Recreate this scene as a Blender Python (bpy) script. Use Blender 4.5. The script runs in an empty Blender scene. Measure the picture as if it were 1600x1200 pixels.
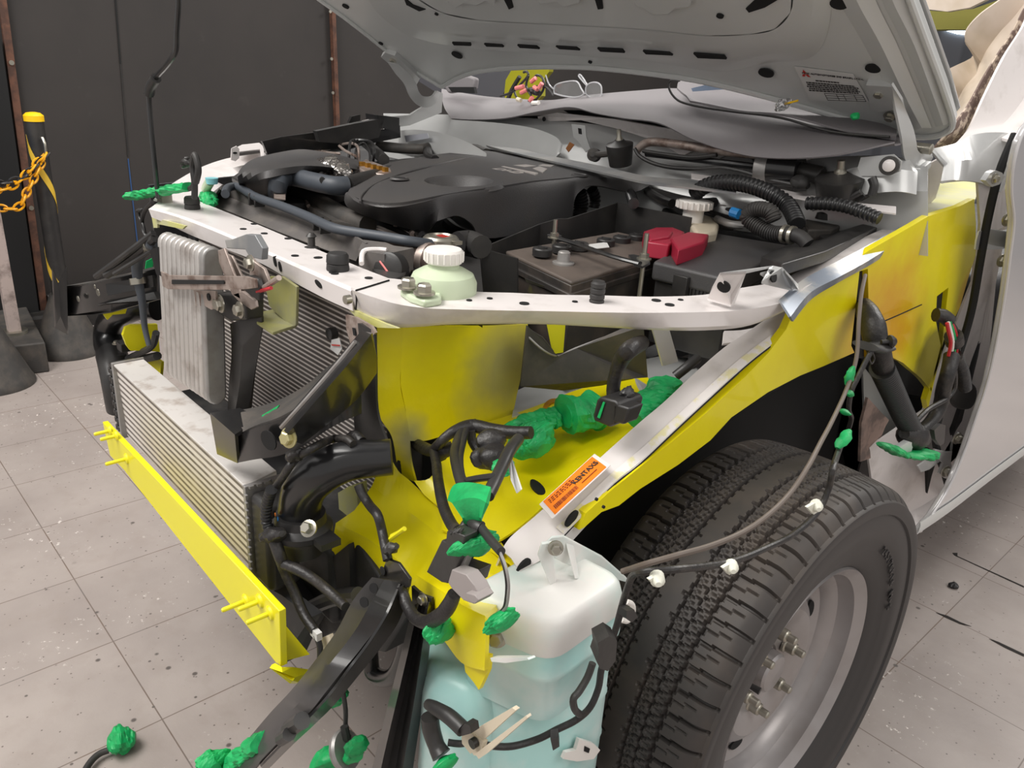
import bpy, bmesh, math, random
from mathutils import Vector, Matrix, noise
random.seed(7)
V = Vector
# ---------------------------------------------------------------- camera
FPX = 1242.2
CAM = V((1.28414163, -1.08929742, 1.2981546))
FW = V((-0.67320781, 0.64016928, -0.3701007)).normalized()
RT = V((0.67043627, 0.73956018, 0.05971557)).normalized()
UP = RT.cross(FW).normalized()
cd = bpy.data.cameras.new('camera'); cam = bpy.data.objects.new('camera', cd)
bpy.context.scene.collection.objects.link(cam)
cam.matrix_world = Matrix((( RT.x, UP.x, -FW.x, CAM.x), (RT.y, UP.y, -FW.y, CAM.y), (RT.z, UP.z, -FW.z, CAM.z), (0, 0, 0, 1)))
cd.sensor_width = 36; cd.lens = FPX / 1600 * 36; cd.clip_start = .02
S = bpy.context.scene; S.camera = cam
# ---------------------------------------------------------------- light and exposure
S.view_settings.view_transform = 'Standard'; S.view_settings.look = 'None'
S.view_settings.exposure = 0.6; S.view_settings.gamma = 1.0; S.view_settings.use_curve_mapping = False
w = bpy.data.worlds.new('workshop_air'); S.world = w; w.use_nodes = True
wb = w.node_tree.nodes['Background']; wb.inputs[0].default_value = (1.0, .965, .94, 1); wb.inputs[1].default_value = 0.42
def area(name, loc, target, sx, sy, power, col=(1, .97, .93)):
    d = bpy.data.lights.new(name, 'AREA'); d.shape = 'RECTANGLE'; d.size = sx; d.size_y = sy; d.energy = power; d.color = col
    o = bpy.data.objects.new(name, d); S.collection.objects.link(o); o.location = loc
    o.rotation_euler = (V(target) - V(loc)).to_track_quat('-Z', 'Y').to_euler(); return o
area('overhead_light', (-.6, -2.2, 3.6), (-.3, -.4, .4), 3.0, 1.6, 105)
area('overhead_light', (3.2, .6, 3.4), (.6, .2, .8), 2.0, 2.0, 22)
area('overhead_light', (.5, 3.6, 3.4), (.6, .9, 1.0), 2.4, 1.2, 95)  # added rear light, stands in for sunlight on the A pillar
area('overhead_light', (-2.6, 1.0, 3.4), (-.6, .3, 1.0), 2.0, 2.0, 45)
# ---------------------------------------------------------------- tracing helpers
PL = {}
def P(u, v, a, val=0.0):
    """the point of the place seen at u, v of the photograph, on the plane x, y or z = val or a named plane"""
    d = FW + RT * ((u - 800) / FPX) - UP * ((v - 600) / FPX)
    if a in 'xyz':
        i = 'xyz'.index(a); t = (val - CAM[i]) / d[i]
    else:
        p0, n = PL[a]; t = (p0 + n * val - CAM).dot(n) / d.dot(n)
    return CAM + d * t
def L(s):
    out = []; a, val = 'z', 1.0
    for t in s.split():
        q = t.split(',')
        if q[0] == 'w': out.append(V([float(k) for k in q[1:4]])); continue
        if len(q) > 2: a = q[2][0]; val = float(q[2][1:] or 0)
        out.append(P(float(q[0]), float(q[1]), a, val))
    return out
def AX(s):
    for t in s.split():
        q = t.split(',')
        if len(q) > 2 and q[0] != 'w': return q[2][0]
    return 'z'
def back(a, t):
    return {'x': V((-t, 0, 0)), 'y': V((0, t, 0)), 'z': V((0, 0, -t))}.get(a) or (PL[a][1] * -t)
def spline(pts, k=6, closed=False):
    n = len(pts)
    if n < 3 and not closed: 
        return [pts[0].lerp(pts[1], i / k) for i in range(k + 1)]
    out = []
    for i in range(n if closed else n - 1):
        if closed: p0, p1, p2, p3 = pts[i - 1], pts[i], pts[(i + 1) % n], pts[(i + 2) % n]
        else: p0, p1, p2, p3 = pts[max(i - 1, 0)], pts[i], pts[i + 1], pts[min(i + 2, n - 1)]
        for j in range(k):
            t = j / k
            out.append(.5 * ((2 * p1) + (p2 - p0) * t + (2 * p0 - 5 * p1 + 4 * p2 - p3) * t * t + (3 * p1 - p0 - 3 * p2 + p3) * t ** 3))
    if not closed: out.append(pts[-1].copy())
    return out
def ortho(d):
    d = d.normalized(); a = V((0, 0, 1)) if abs(d.z) < .9 else V((1, 0, 0))
    x = a.cross(d).normalized(); return x, d.cross(x)
# ---------------------------------------------------------------- materials
def lin(c):
    return tuple(((k / 255) / 12.92 if k / 255 <= .04045 else ((k / 255 + .055) / 1.055) ** 2.4) for k in c)
MATS = {}
def mat(name, rgb, rough=.5, metal=0., coat=0., bump=None, mix=None, spots=(), trans=0., spec=.5, alpha=1., wave=None, sss=0.):
    m = bpy.data.materials.new(name); m.use_nodes = True; nt = m.node_tree; N = nt.nodes; K = nt.links
    b = N['Principled BSDF']; c = lin(rgb) + (1,)
    b.inputs['Base Color'].default_value = c; b.inputs['Roughness'].default_value = rough; b.inputs['Metallic'].default_value = metal
    b.inputs['Coat Weight'].default_value = coat; b.inputs['Coat Roughness'].default_value = .08
    b.inputs['Transmission Weight'].default_value = trans; b.inputs['Specular IOR Level'].default_value = spec; b.inputs['Alpha'].default_value = alpha
    if sss: b.inputs['Subsurface Weight'].default_value = sss; b.inputs['Subsurface Radius'].default_value = (.03, .03, .03)
    tc = N.new('ShaderNodeTexCoord'); src = None
    def noi(scale, detail=4, rg=.6):
        n = N.new('ShaderNodeTexNoise'); n.inputs['Scale'].default_value = scale; n.inputs['Detail'].default_value = detail
        n.inputs['Roughness'].default_value = rg; K.new(tc.outputs['Object'], n.inputs['Vector']); return n.outputs['Fac']
    def mixc(fac, a, bcol):
        x = N.new('ShaderNodeMix'); x.data_type = 'RGBA'; K.new(fac, x.inputs['Factor'])
        if a is None: x.inputs['A'].default_value = c
        else: K.new(a, x.inputs['A'])
        x.inputs['B'].default_value = lin(bcol) + (1,); return x.outputs['Result']
    def ramp(fac, lo, hi, top=1.):
        r = N.new('ShaderNodeMapRange'); r.inputs['From Min'].default_value = lo; r.inputs['From Max'].default_value = hi; r.inputs['To Max'].default_value = top
        K.new(fac, r.inputs['Value']); return r.outputs['Result']
    for (c2, scale, lo, hi) in ([mix] if mix and not isinstance(mix[0][0], tuple) else (mix or [])):
        src = mixc(ramp(noi(scale), lo, hi), src, c2)
    for (cen, rad, c2, soft) in spots:
        vm = N.new('ShaderNodeVectorMath'); vm.operation = 'DISTANCE'; K.new(tc.outputs['Object'], vm.inputs[0]); vm.inputs[1].default_value = cen
        ad = N.new('ShaderNodeMath'); ad.operation = 'MULTIPLY_ADD'; K.new(noi(9, 3), ad.inputs[0]); ad.inputs[1].default_value = -rad * .9; K.new(vm.outputs['Value'], ad.inputs[2])
        src = mixc(ramp(ad.outputs[0], rad * .55, rad * .55 - soft), src, c2)
    if wave:   # (axis, period, colour2, width)
        sp = N.new('ShaderNodeSeparateXYZ'); K.new(tc.outputs['Object'], sp.inputs[0])
        mm = N.new('ShaderNodeMath'); mm.operation = 'PINGPONG'; K.new(sp.outputs[wave[0]], mm.inputs[0]); mm.inputs[1].default_value = wave[1] / 2
        src = mixc(ramp(mm.outputs[0], wave[1] * wave[3], wave[1] * (wave[3] + .1)), src, wave[2])
    if src: K.new(src, b.inputs['Base Color'])
    if bump:
        bn = N.new('ShaderNodeBump'); bn.inputs['Strength'].default_value = bump[1]; bn.inputs['Distance'].default_value = .002 if len(bump) < 3 else bump[2]
        K.new(noi(bump[0], 3), bn.inputs['Height']); K.new(bn.outputs[0], b.inputs['Normal'])
    MATS[name] = m; return m
white = mat('white_primer_paint', (226, 220, 218), .38, coat=.3, mix=((205, 198, 194), 14, .55, .75))
silver = mat('silver_white_paint', (196, 197, 196), .32, metal=.25, coat=.5, mix=((182, 183, 182), 3, .4, .7))
hoodm = mat('hood_underside_paint', (204, 206, 204), .42, metal=.15, coat=.3)
doorm = mat('door_paint', (205, 203, 204), .22, metal=.15, coat=.8)
greym = mat('bare_grey_metal', (132, 134, 136), .45, metal=.3, mix=((160, 158, 155), 9, .45, .65))
YEL = (240, 226, 0)
yellow = mat('yellow_primer', YEL, .42, coat=.25, mix=((226, 212, 0), 5, .45, .75), bump=(220, .15))
yelbeam = mat('yellow_beam_paint', (236, 226, 22), .4, coat=.3)
yelapron = mat('yellow_primer_overspray', YEL, .42, coat=.3, bump=(160, .12), mix=((226, 208, 0), 4, .4, .75),
    spots=[(tuple(P(790, 570, 'x', .4)), .11, (176, 168, 104), .07), (tuple(P(640, 690, 'x', .42)), .06, (160, 156, 110), .03),
           (tuple(P(1430, 560, 'x', .68)), .10, (150, 140, 40), .03), (tuple(P(1350, 520, 'x', .68)), .20, (222, 168, 20), .12),
           (tuple(P(1500, 440, 'x', .68)), .10, (214, 160, 16), .05)])
yelfade = mat('faded_yellow_steel', (200, 198, 120), .45, coat=.2, mix=((186, 184, 150), 8, .4, .6))
olive = mat('olive_primer', (168, 166, 104), .5, mix=((150, 148, 120), 20, .4, .7))
blk = mat('black_plastic', (42, 41, 41), .42, mix=((56, 54, 52), 12, .45, .7), bump=(90, .12))
blkg = mat('gloss_black_steel', (31, 31, 32), .28, coat=.4, mix=((46, 44, 42), 18, .5, .7))
cover = mat('engine_cover_plastic', (66, 65, 66), .5, bump=(420, .3), mix=((72, 69, 67), 6, .4, .7))
rub = mat('black_rubber', (42, 41, 41), .6, mix=((60, 57, 54), 10, .45, .75))
hosem = mat('grey_hose_rubber', (66, 71, 78), .5)
dusty = mat('dusty_black_plastic', (62, 60, 58), .6, mix=((86, 80, 74), 16, .42, .7), bump=(120, .2))
tapeblk = mat('harness_tape', (36, 34, 34), .45, bump=(130, .6), mix=((58, 54, 50), 40, .5, .7))
alu = mat('aluminium', (196, 192, 188), .42, metal=.55, mix=((160, 152, 146), 22, .5, .75), bump=(150, .15))
alud = mat('dull_aluminium', (160, 158, 156), .45, metal=.5, mix=((140, 134, 130), 18, .45, .7))
alulight = mat('oxidised_aluminium', (206, 202, 198), .55, metal=.2, mix=((176, 166, 158), 26, .52, .7))
zinc = mat('zinc_bolt', (176, 172, 160), .3, metal=.85)
steel = mat('worn_steel', (172, 158, 150), .42, metal=.5, mix=((118, 98, 88), 30, .45, .65))
rust = mat('rusty_pipe', (92, 76, 66), .6, mix=((60, 50, 46), 20, .45, .6))
green = mat('green_masking_tape', (18, 168, 92), .5, mix=((12, 132, 72), 30, .45, .7), bump=(110, .5))
dark = mat('dark_gap', (12, 12, 13), .8)
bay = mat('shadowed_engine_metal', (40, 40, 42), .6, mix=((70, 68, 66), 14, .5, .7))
wplas = mat('white_plastic_cap', (232, 228, 222), .45, sss=.2)
cream = mat('yellowed_plastic', (212, 200, 178), .45, sss=.2)
greenpl = mat('milky_green_reservoir', (196, 208, 180), .35, sss=.4)
red = mat('red_terminal_plastic', (156, 32, 56), .4)
orange = mat('orange_sticker', (240, 128, 20), .5)
labelm = mat('white_label', (206, 206, 204), .5)
ink = mat('label_ink', (50, 46, 44), .7)
redink = mat('red_ink', (190, 50, 40), .6)
cloth = mat('grey_vinyl', (122, 118, 120), .62, bump=(500, .25))
headl = mat('cream_headlining', (214, 200, 186), .8, mix=((176, 158, 128), 5, .45, .75))
glue = mat('dried_adhesive', (120, 100, 92), .7, mix=((206, 188, 170), 38, .5, .58))
woodm = mat('brown_timber', (98, 64, 48), .7, bump=(60, .4), mix=((70, 46, 36), 20, .4, .6))
wallm = mat('black_painted_board', (50, 46, 44), .75, mix=[((43, 40, 39), 1.6, .4, .65), ((62, 58, 56), 9, .66, .85)], bump=(40, .2))
tyrem = mat('tyre_rubber', (54, 50, 48), .62, mix=((72, 64, 58), 9, .45, .7))
sidem = mat('sidewall_rubber', (52, 50, 50), .5)
rimm = mat('silver_wheel_paint', (168, 164, 164), .36, metal=.5, coat=.2, mix=((150, 144, 142), 6, .4, .7))
foil = mat('aluminium_foil', (220, 216, 212), .22, metal=1., bump=(60, 1., .006))
wirep = mat('pink_connector', (226, 130, 128), .5)
capy = mat('yellow_cap_plastic', (250, 200, 20), .4)
chainy = mat('yellow_chain_plastic', (240, 170, 20), .4)
tapey = mat('yellow_floor_tape', (222, 184, 60), .5)
bluem = mat('blue_plastic', (20, 110, 170), .5)
clear = mat('clear_plastic', (235, 235, 235), .08, trans=.9)
lightclip = mat('white_nylon_clip', (222, 222, 208), .5, sss=.2)
bluecap = mat('pale_blue_plastic', (130, 196, 204), .5)
wred = mat('red_wire', (190, 40, 50), .5)
copper = mat('brass_ring', (206, 150, 60), .3, metal=.8)
bead = mat('green_box_film', (78, 76, 82), .5)
# ---------------------------------------------------------------- mesh builder
def link(o): S.collection.objects.link(o); return o
def thing(name, label, cat, loc=(0, 0, 0), group=None):
    o = link(bpy.data.objects.new(name, None)); o.location = loc; o.empty_display_size = .05
    o['label'] = label; o['category'] = cat
    if group: o['group'] = group
    return o
def tag(o, label, cat, group=None):
    o['label'] = label; o['category'] = cat
    if group: o['group'] = group
    return o
class B:
    ts = 1.0
    def __init__(s, m): s.v = []; s.f = []; s.mi = []; s.ms = [m]; s.c = 0
    def mat(s, m):
        if m not in s.ms: s.ms.append(m)
        s.c = s.ms.index(m); return s
    def add(s, vs, fs):
        n = len(s.v); s.v += [V(k) for k in vs]; s.f += [tuple(i + n for i in f) for f in fs]; s.mi += [s.c] * len(fs); return s
    def slab(s, pts, off):
        n = len(pts); vs = list(pts) + [p + off for p in pts]
        return s.add(vs, [tuple(range(n)), tuple(range(2 * n - 1, n - 1, -1))] + [(i, i + n, (i + 1) % n + n, (i + 1) % n) for i in range(n)])
    def sl(s, txt, t=.003):
        return s.slab(L(txt), back(AX(txt), t))
    def loft(s, ring0, ring1):
        n = len(ring0); return s.add(list(ring0) + list(ring1), [tuple(range(n)), tuple(range(2 * n - 1, n - 1, -1))] + [(i, i + n, (i + 1) % n + n, (i + 1) % n) for i in range(n)])
    def rings(s, rs, caps=True, closed=True):
        n = len(rs[0]); vs = [p for r in rs for p in r]; fs = []
        for j in range(len(rs) - 1):
            for i in range(n if closed else n - 1):
                k = (i + 1) % n; fs.append((j * n + i, j * n + k, (j + 1) * n + k, (j + 1) * n + i))
        if caps: fs += [tuple(range(n - 1, -1, -1)), tuple((len(rs) - 1) * n + i for i in range(n))]
        return s.add(vs, fs)
    def tube(s, pts, r, n=10, k=6, corr=0, caps=True, flat=1.):
        pts = [V(p) for p in pts]; c = spline(pts, k); r = [q * B.ts for q in r] if isinstance(r, (list, tuple)) else r * B.ts
        if corr:
            tot = sum((c[i + 1] - c[i]).length for i in range(len(c) - 1)); m = max(8, int(tot / corr * 4)); d = [0]
            for i in range(len(c) - 1): d.append(d[-1] + (c[i + 1] - c[i]).length)
            o = []; j = 0
            for q in range(m + 1):
                t = tot * q / m
                while j < len(c) - 2 and d[j + 1] < t: j += 1
                o.append(c[j].lerp(c[j + 1], (t - d[j]) / max(1e-9, d[j + 1] - d[j])))
            c = o
        rs = []; x = None
        for i, p in enumerate(c):
            d = (c[min(i + 1, len(c) - 1)] - c[max(i - 1, 0)])
            if d.length < 1e-9: d = V((0, 0, 1))
            d.normalize()
            if x is None: x, y = ortho(d)
            x = (x - d * x.dot(d)).normalized(); y = d.cross(x)
            if isinstance(r, (list, tuple)):
                q = i / max(1, len(c) - 1) * (len(r) - 1); a = int(q); rr = r[a] + (r[min(a + 1, len(r) - 1)] - r[a]) * (q - a)
            else: rr = r
            if corr: rr *= (1.0, .86, .86, 1.0)[i % 4]
            rs.append([p + x * (rr * math.cos(2 * math.pi * j / n)) + y * (rr * flat * math.sin(2 * math.pi * j / n)) for j in range(n)])
        return s.rings(rs, caps)
    def box(s, c, dx, dy, dz, ax=None):
        c = V(c); X, Y, Z = ax or (V((1, 0, 0)), V((0, 1, 0)), V((0, 0, 1)))
        a, b, e = X * dx / 2, Y * dy / 2, Z * dz / 2
        return s.loft([c - a - b - e, c + a - b - e, c + a + b - e, c - a + b - e], [c - a - b + e, c + a - b + e, c + a + b + e, c - a + b + e])
    def lathe(s, c, axis, prof, n=24, caps=True):
        c = V(c); d = V(axis).normalized(); x, y = ortho(d)
        return s.rings([[c + d * h + x * (r * math.cos(2 * math.pi * i / n)) + y * (r * math.sin(2 * math.pi * i / n)) for i in range(n)] for r, h in prof], caps)
    def disc(s, c, nrm, r, r2=None, t=.0008, up=None, n=16):
        c = V(c); d = V(nrm).normalized(); x, y = ortho(d)
        if up is not None: x = (V(up) - d * d.dot(V(up))).normalized(); y = d.cross(x)
        return s.slab([c + d * t + x * (r * math.cos(2 * math.pi * i / n)) + y * ((r2 or r) * math.sin(2 * math.pi * i / n)) for i in range(n)], d * (-2 * t))
    def bolt(s, c, nrm, r, h=None, washer=True, stud=0):
        h = h or r * .9; c = V(c); d = V(nrm).normalized()
        if washer: s.lathe(c, d, [(r * 1.45, 0), (r * 1.45, h * .25), (r * 1.2, h * .3)], 18)
        s.lathe(c + d * h * .25, d, [(r, 0), (r, h * .8), (r * .8, h)], 6)
        if stud: s.lathe(c, d, [(r * .5, 0), (r * .5, stud), (r * .35, stud + r * .2)], 10)
        return s
    def crumple(s, p1, p2, r, seed=0, n=16, m=14, amp=.35, flat=.7, prof=None):
        p1, p2 = V(p1), V(p2); d = (p2 - p1); x, y = ortho(d); rs = []
        for j in range(m + 1):
            t = j / m; rr = r * (prof(t) if prof else max(.12, math.sin(math.pi * (.06 + .88 * t)) ** .6)); ring = []
            for i in range(n):
                a = 2 * math.pi * i / n; q = p1 + d * t + x * (rr * math.cos(a)) + y * (rr * flat * math.sin(a))
                nz = noise.noise(q * (1.3 / r) + V((seed * 3.1, seed, 0))) + .75 * abs(noise.noise(q * (2.6 / r) + V((0, seed * 7.7, 0)))) + .3 * abs(noise.noise(q * (6 / r)))
                ring.append(q + (q - (p1 + d * t)) * (nz * amp * 1.6))
            rs.append(ring)
        return s.rings(rs)
    def islands(s):
        up = list(range(len(s.v)))
        def find(i):
            while up[i] != i: up[i] = up[up[i]]; i = up[i]
            return i
        for f in s.f:
            a = find(f[0])
            for i in f[1:]: up[find(i)] = a
        g = {}
        for f, m in zip(s.f, s.mi): g.setdefault(find(f[0]), []).append((f, m))
        out = []
        for fs in g.values():
            idx = {}; b = B(s.ms[0]); b.ms = list(s.ms)
            for f, m in fs:
                for i in f:
                    if i not in idx: idx[i] = len(b.v); b.v.append(s.v[i])
                b.f.append(tuple(idx[i] for i in f)); b.mi.append(m)
            used = sorted(set(b.mi)); b.ms = [b.ms[k] for k in used]; b.mi = [used.index(k) for k in b.mi]; out.append(b)
        return out
    def each(s, name, par=None, **k):
        return [b.build(name, par, **k) for b in s.islands()]
    def build(s, name, par=None, smooth=35, bev=0, seg=2, sub=0, solid=0, tri=False, label=None):
        me = bpy.data.meshes.new(name); me.from_pydata(s.v, [], s.f); me.update()
        for m in s.ms: me.materials.append(m)
        me.polygons.foreach_set('material_index', s.mi)
        bm = bmesh.new(); bm.from_mesh(me)
        big = [f for f in bm.faces if len(f.verts) > 4]
        if big and not sub and not bev: bmesh.ops.triangulate(bm, faces=big, ngon_method='EAR_CLIP')
        bmesh.ops.recalc_face_normals(bm, faces=bm.faces)
        if solid: bmesh.ops.solidify(bm, geom=bm.faces[:], thickness=-solid)
        bm.to_mesh(me); bm.free()
        if smooth:
            me.polygons.foreach_set('use_smooth', [True] * len(me.polygons)); me.set_sharp_from_angle(angle=math.radians(smooth))
        o = link(bpy.data.objects.new(name, me))
        if bev:
            q = o.modifiers.new('edges', 'BEVEL'); q.width = bev; q.segments = seg; q.limit_method = 'ANGLE'; q.angle_limit = math.radians(35)
        if sub: q = o.modifiers.new('smooth', 'SUBSURF'); q.levels = sub; q.render_levels = sub
        if par is not None: 
            o.parent = par
            if par.type == 'EMPTY': o.matrix_parent_inverse = Matrix.Translation(-par.location)
        if label: o['label'] = label
        return o
def zprism(b, txt, h, top=1.):
    """a body whose top face is traced on a level plane and which reaches h downwards"""
    r = L(txt); c = sum(r, V()) / len(r)
    return b.loft(r, [c + (p - c) * top - V((0, 0, h)) for p in r])
def grid(b, rows, k=5, m=1):
    """rows of traced strings or points -> smooth sheet"""
    rs = [spline(L(r) if isinstance(r, str) else r, k) for r in rows]
    if m > 1:
        cols = list(zip(*rs)); cols = [spline(list(c), m) for c in cols]; rs = [list(r) for r in zip(*cols)]
    return b.rings(rs, caps=False, closed=False)
def struct(o): o['kind'] = 'structure'; return o
# ================================================================ setting
def tile_floor():
    m = bpy.data.materials.new('painted_floor_tiles'); m.use_nodes = True; nt = m.node_tree; N = nt.nodes; K = nt.links; b = N['Principled BSDF']
    tc = N.new('ShaderNodeTexCoord'); mp = N.new('ShaderNodeMapping'); K.new(tc.outputs['Object'], mp.inputs['Vector'])
    mp.inputs['Location'].default_value = (.4, .715, 0)
    br = N.new('ShaderNodeTexBrick'); K.new(mp.outputs[0], br.inputs['Vector']); br.offset = 0.0; br.offset_frequency = 2
    br.inputs['Scale'].default_value = 1; br.inputs['Brick Width'].default_value = .305; br.inputs['Row Height'].default_value = .287
    br.inputs['Mortar Size'].default_value = .0016; br.inputs['Mortar Smooth'].default_value = .3
    br.inputs['Color1'].default_value = (1, 1, 1, 1); br.inputs['Color2'].default_value = (.93, .93, .93, 1); br.inputs['Mortar'].default_value = (0, 0, 0, 1)
    def noi(sc, d=4, r=.6):
        n = N.new('ShaderNodeTexNoise'); n.inputs['Scale'].default_value = sc; n.inputs['Detail'].default_value = d; n.inputs['Roughness'].default_value = r
        K.new(tc.outputs['Object'], n.inputs['Vector']); return n.outputs['Fac']
    def ramp(f, lo, hi, top=1.):
        r = N.new('ShaderNodeMapRange'); r.inputs['From Min'].default_value = lo; r.inputs['From Max'].default_value = hi; r.inputs['To Max'].default_value = top; K.new(f, r.inputs['Value']); return r.outputs['Result']
    def mx(f, a, c, mode='MIX'):
        x = N.new('ShaderNodeMix'); x.data_type = 'RGBA'; x.blend_type = mode
        if isinstance(f, float): x.inputs['Factor'].default_value = f
        else: K.new(f, x.inputs['Factor'])
        if isinstance(a, tuple): x.inputs['A'].default_value = lin(a) + (1,)
        else: K.new(a, x.inputs['A'])
        if isinstance(c, tuple): x.inputs['B'].default_value = lin(c) + (1,)
        else: K.new(c, x.inputs['B'])
        return x.outputs['Result']
    col = mx(ramp(noi(2.2), .35, .7), (168, 158, 152), (146, 136, 131))
    col = mx(ramp(noi(11, 5), .5, .8, .5), col, (146, 134, 126))
    col = mx(.5, col, br.outputs['Color'], 'MULTIPLY')
    mort = N.new('ShaderNodeMath'); mort.operation = 'MULTIPLY'; K.new(br.outputs['Fac'], mort.inputs[0]); K.new(ramp(noi(7), .35, .6, .75), mort.inputs[1])
    col = mx(mort.outputs[0], col, (112, 90, 76))
    # chipped light flecks in two drifts, dark drips
    fl = N.new('ShaderNodeMath'); fl.operation = 'MULTIPLY'; K.new(ramp(noi(46, 5, .7), .61, .65), fl.inputs[0]); K.new(ramp(noi(2.6, 2), .5, .62), fl.inputs[1])
    col = mx(fl.outputs[0], col, (232, 224, 218))
    for sc, th, cc in ((17, .12, (92, 84, 80)), (36, .14, (100, 92, 88)), (75, .17, (104, 94, 90))):
        vo = N.new('ShaderNodeTexVoronoi'); vo.inputs['Scale'].default_value = sc; K.new(tc.outputs['Object'], vo.inputs['Vector'])
        sx = N.new('ShaderNodeSeparateColor'); K.new(vo.outputs['Color'], sx.inputs[0])
        t = N.new('ShaderNodeMath'); t.operation = 'MULTIPLY'; K.new(ramp(vo.outputs['Distance'], th, th - .05), t.inputs[0]); K.new(ramp(sx.outputs[0], .74, .78), t.inputs[1])
        col = mx(t.outputs[0], col, cc)
    K.new(col, b.inputs['Base Color']); b.inputs['Roughness'].default_value = .5
    bp = N.new('ShaderNodeBump'); bp.inputs['Strength'].default_value = .4; bp.inputs['Distance'].default_value = .002
    K.new(noi(40, 5), bp.inputs['Height']); K.new(bp.outputs[0], b.inputs['Normal']); return m
struct(B(tile_floor()).box((0, 2, -.05), 12, 12, .1).build('floor'))
WX = -2.86
struct(B(wallm).box((WX - .05, 2.5, 1.7), .1, 9.5, 3.7).build('wall_left'))
struct(B(mat('dark_workshop_wall', (96, 98, 104), .6, wave=(0, .3, (80, 82, 88), .3))).box((1.2, 7.0, 1.7), 8.5, .1, 3.7).build('wall_back'))
sky = bpy.data.materials.new('daylight_window'); sky.use_nodes = True; sn = sky.node_tree.nodes['Principled BSDF']; sn.inputs['Emission Color'].default_value = (.8, .92, 1, 1); sn.inputs['Emission Strength'].default_value = 5
b = B(sky); b.slab([P(u, v, 'y', 6.93) for u, v in ((1472, 40), (1515, 40), (1515, 55), (1495, 53), (1478, 48))], V((0, .02, 0))); struct(b.build('window_1'))
ck = mat('floor_gap', (36, 32, 30), .9)
for s_, lab in (('1488,864,z.0008 1496,864 1496,869 1600,916 1600,918 1492,868', 'long dark open joint in the right floor tiles under the door'), ('1462,957,z.0008 1480,962 1500,972 1518,979 1500,975 1480,966', 'short broken dark joint in the right floor tiles'), ('1545,998,z.0008 1560,1003 1600,1022 1600,1026 1570,1012', 'dark joint at the right edge of the floor')):
    b = B(ck); b.slab(L(s_), V((0, 0, .0006))); tag(b.build('floor_joint', smooth=0), lab, 'floor joint')
b = B(blk); b.crumple(P(1482, 912, 'z', .006), P(1498, 918, 'z', .006), .010, 3); tag(b.build('debris_scrap'), 'small black scrap lying on the floor right of the wheel', 'debris')
# timber edges and joints of the black panels
def strip(pa, pb, wdt, dep, m, nm, off=.0):
    b = B(m); a, c = L(pa)[0], L(pb)[0]; d = (c - a).normalized(); wv = d.cross(V((1, 0, 0))).normalized() * wdt / 2
    b.slab([a - wv, c - wv, c + wv, a + wv], V((dep, 0, 0))); return b.build(nm)
PL['w'] = (V((WX, 0, 0)), V((1, 0, 0)))
struct(strip('-6,-60,w0.005', '71,510,w0.005', .03, .02, woodm, 'trim_1'))
struct(strip('514,-60,w0.005', '525,215,w0.005', .022, .03, woodm, 'trim_2'))
struct(strip('177,-40,w0', '188,100,w0', .006, .004, dark, 'trim_3'))
struct(strip('188,100,w0', '200,245,w0', .004, .004, blk, 'trim_4'))
struct(B(blk).box((WX + .03, 1, .05), .05, 6, .1).build('baseboard_left'))
b = B(dark); b.slab(L('-60,60,w0.02 0,60,w0.02 62,505,w0.02 40,505,w0.02 -60,505,w0.02'), V((.02, 0, 0))); struct(b.build('trim_5'))
b = B(blk)
for s_ in ('75,470,w0.03 240,450,w0.03', '30,500,w0.03 70,495,w0.03'):
    b.tube(L(s_), .03, k=2)
tag(b.build('floor_pipe'), 'black pipe along the foot of the black panel wall', 'pipe')
tag(strip('200,248,w0', '216,392,w0', .005, .003, mat('blue_chalk', (40, 74, 120), .8), 'chalk_line'), 'thin blue chalk line on the black panel behind the cone', 'marking')
# panel screws
for u, v in ((516, 18), (518, 92), (520, 145)):
    tag(B(zinc).disc(P(u, v, 'w', .04), (1, 0, 0), .008, t=.003).build('panel_screw'), 'small bright screw in the brown panel joint', 'screw', 'screws in the brown panel joint')
for u, v in ((18, 98), (49, 325)):
    tag(B(zinc).disc(P(u, v, 'w', .03), (1, 0, 0), .01, t=.003).build('panel_screw'), 'pale screw head beside the left timber edge', 'screw', 'screws beside the left timber edge')
# barrier post with cone foot
def post(base, h, nm, lab, cap):
    t = thing(nm, lab, 'barrier post', base)
    b = base
    B(dusty).lathe(b, (0, 0, 1), [(.145, 0), (.145, .012), (.135, .03), (.05, .25), (.045, .265)], 32).build('cone_base', t)
    B(blk).lathe(b + V((0, 0, .24)), (0, 0, 1), [(.034, 0), (.034, h - .26)], 24).build('pole', t)
    if cap:
        B(capy).lathe(b + V((0, 0, h - .02)), (0, 0, 1), [(.037, 0), (.037, .022), (.026, .032), (.01, .035)], 24).build('cap', t)
        B(zinc).tube([b + V((.045, .01, h - .08)), b + V((.06, .012, h - .1)), b + V((.06, .012, h - .13)), b + V((.045, .01, h - .15))], .006).build('hook', t)
        tb = B(tapey)   # spiral tape
        rs = [[], []]
        for i in range(70):
            z = .90 - i * .0088; a = -1.52 + 13 * (.88 - z)
            for q, dz in ((0, .028), (1, -.028)): rs[q].append(b + V((.0352 * math.cos(a), .0352 * math.sin(a), z + dz)))
        tb.rings(rs, caps=False, closed=False).build('tape', t, solid=.001)
    return t
pb = P(109, 548, 'z', 0)
pt = post(pb, 1.0, 'barrier_post', 'black barrier post with yellow cap and spiral tape on a rubber cone', True)
top = P(55, 232, 'x', pb.x).z
pb2 = P(-8, 600, 'z', 0)
post(pb2, 1.0, 'barrier_post', 'black rubber cone foot of a post cut by the left edge of the frame', False)
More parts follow.
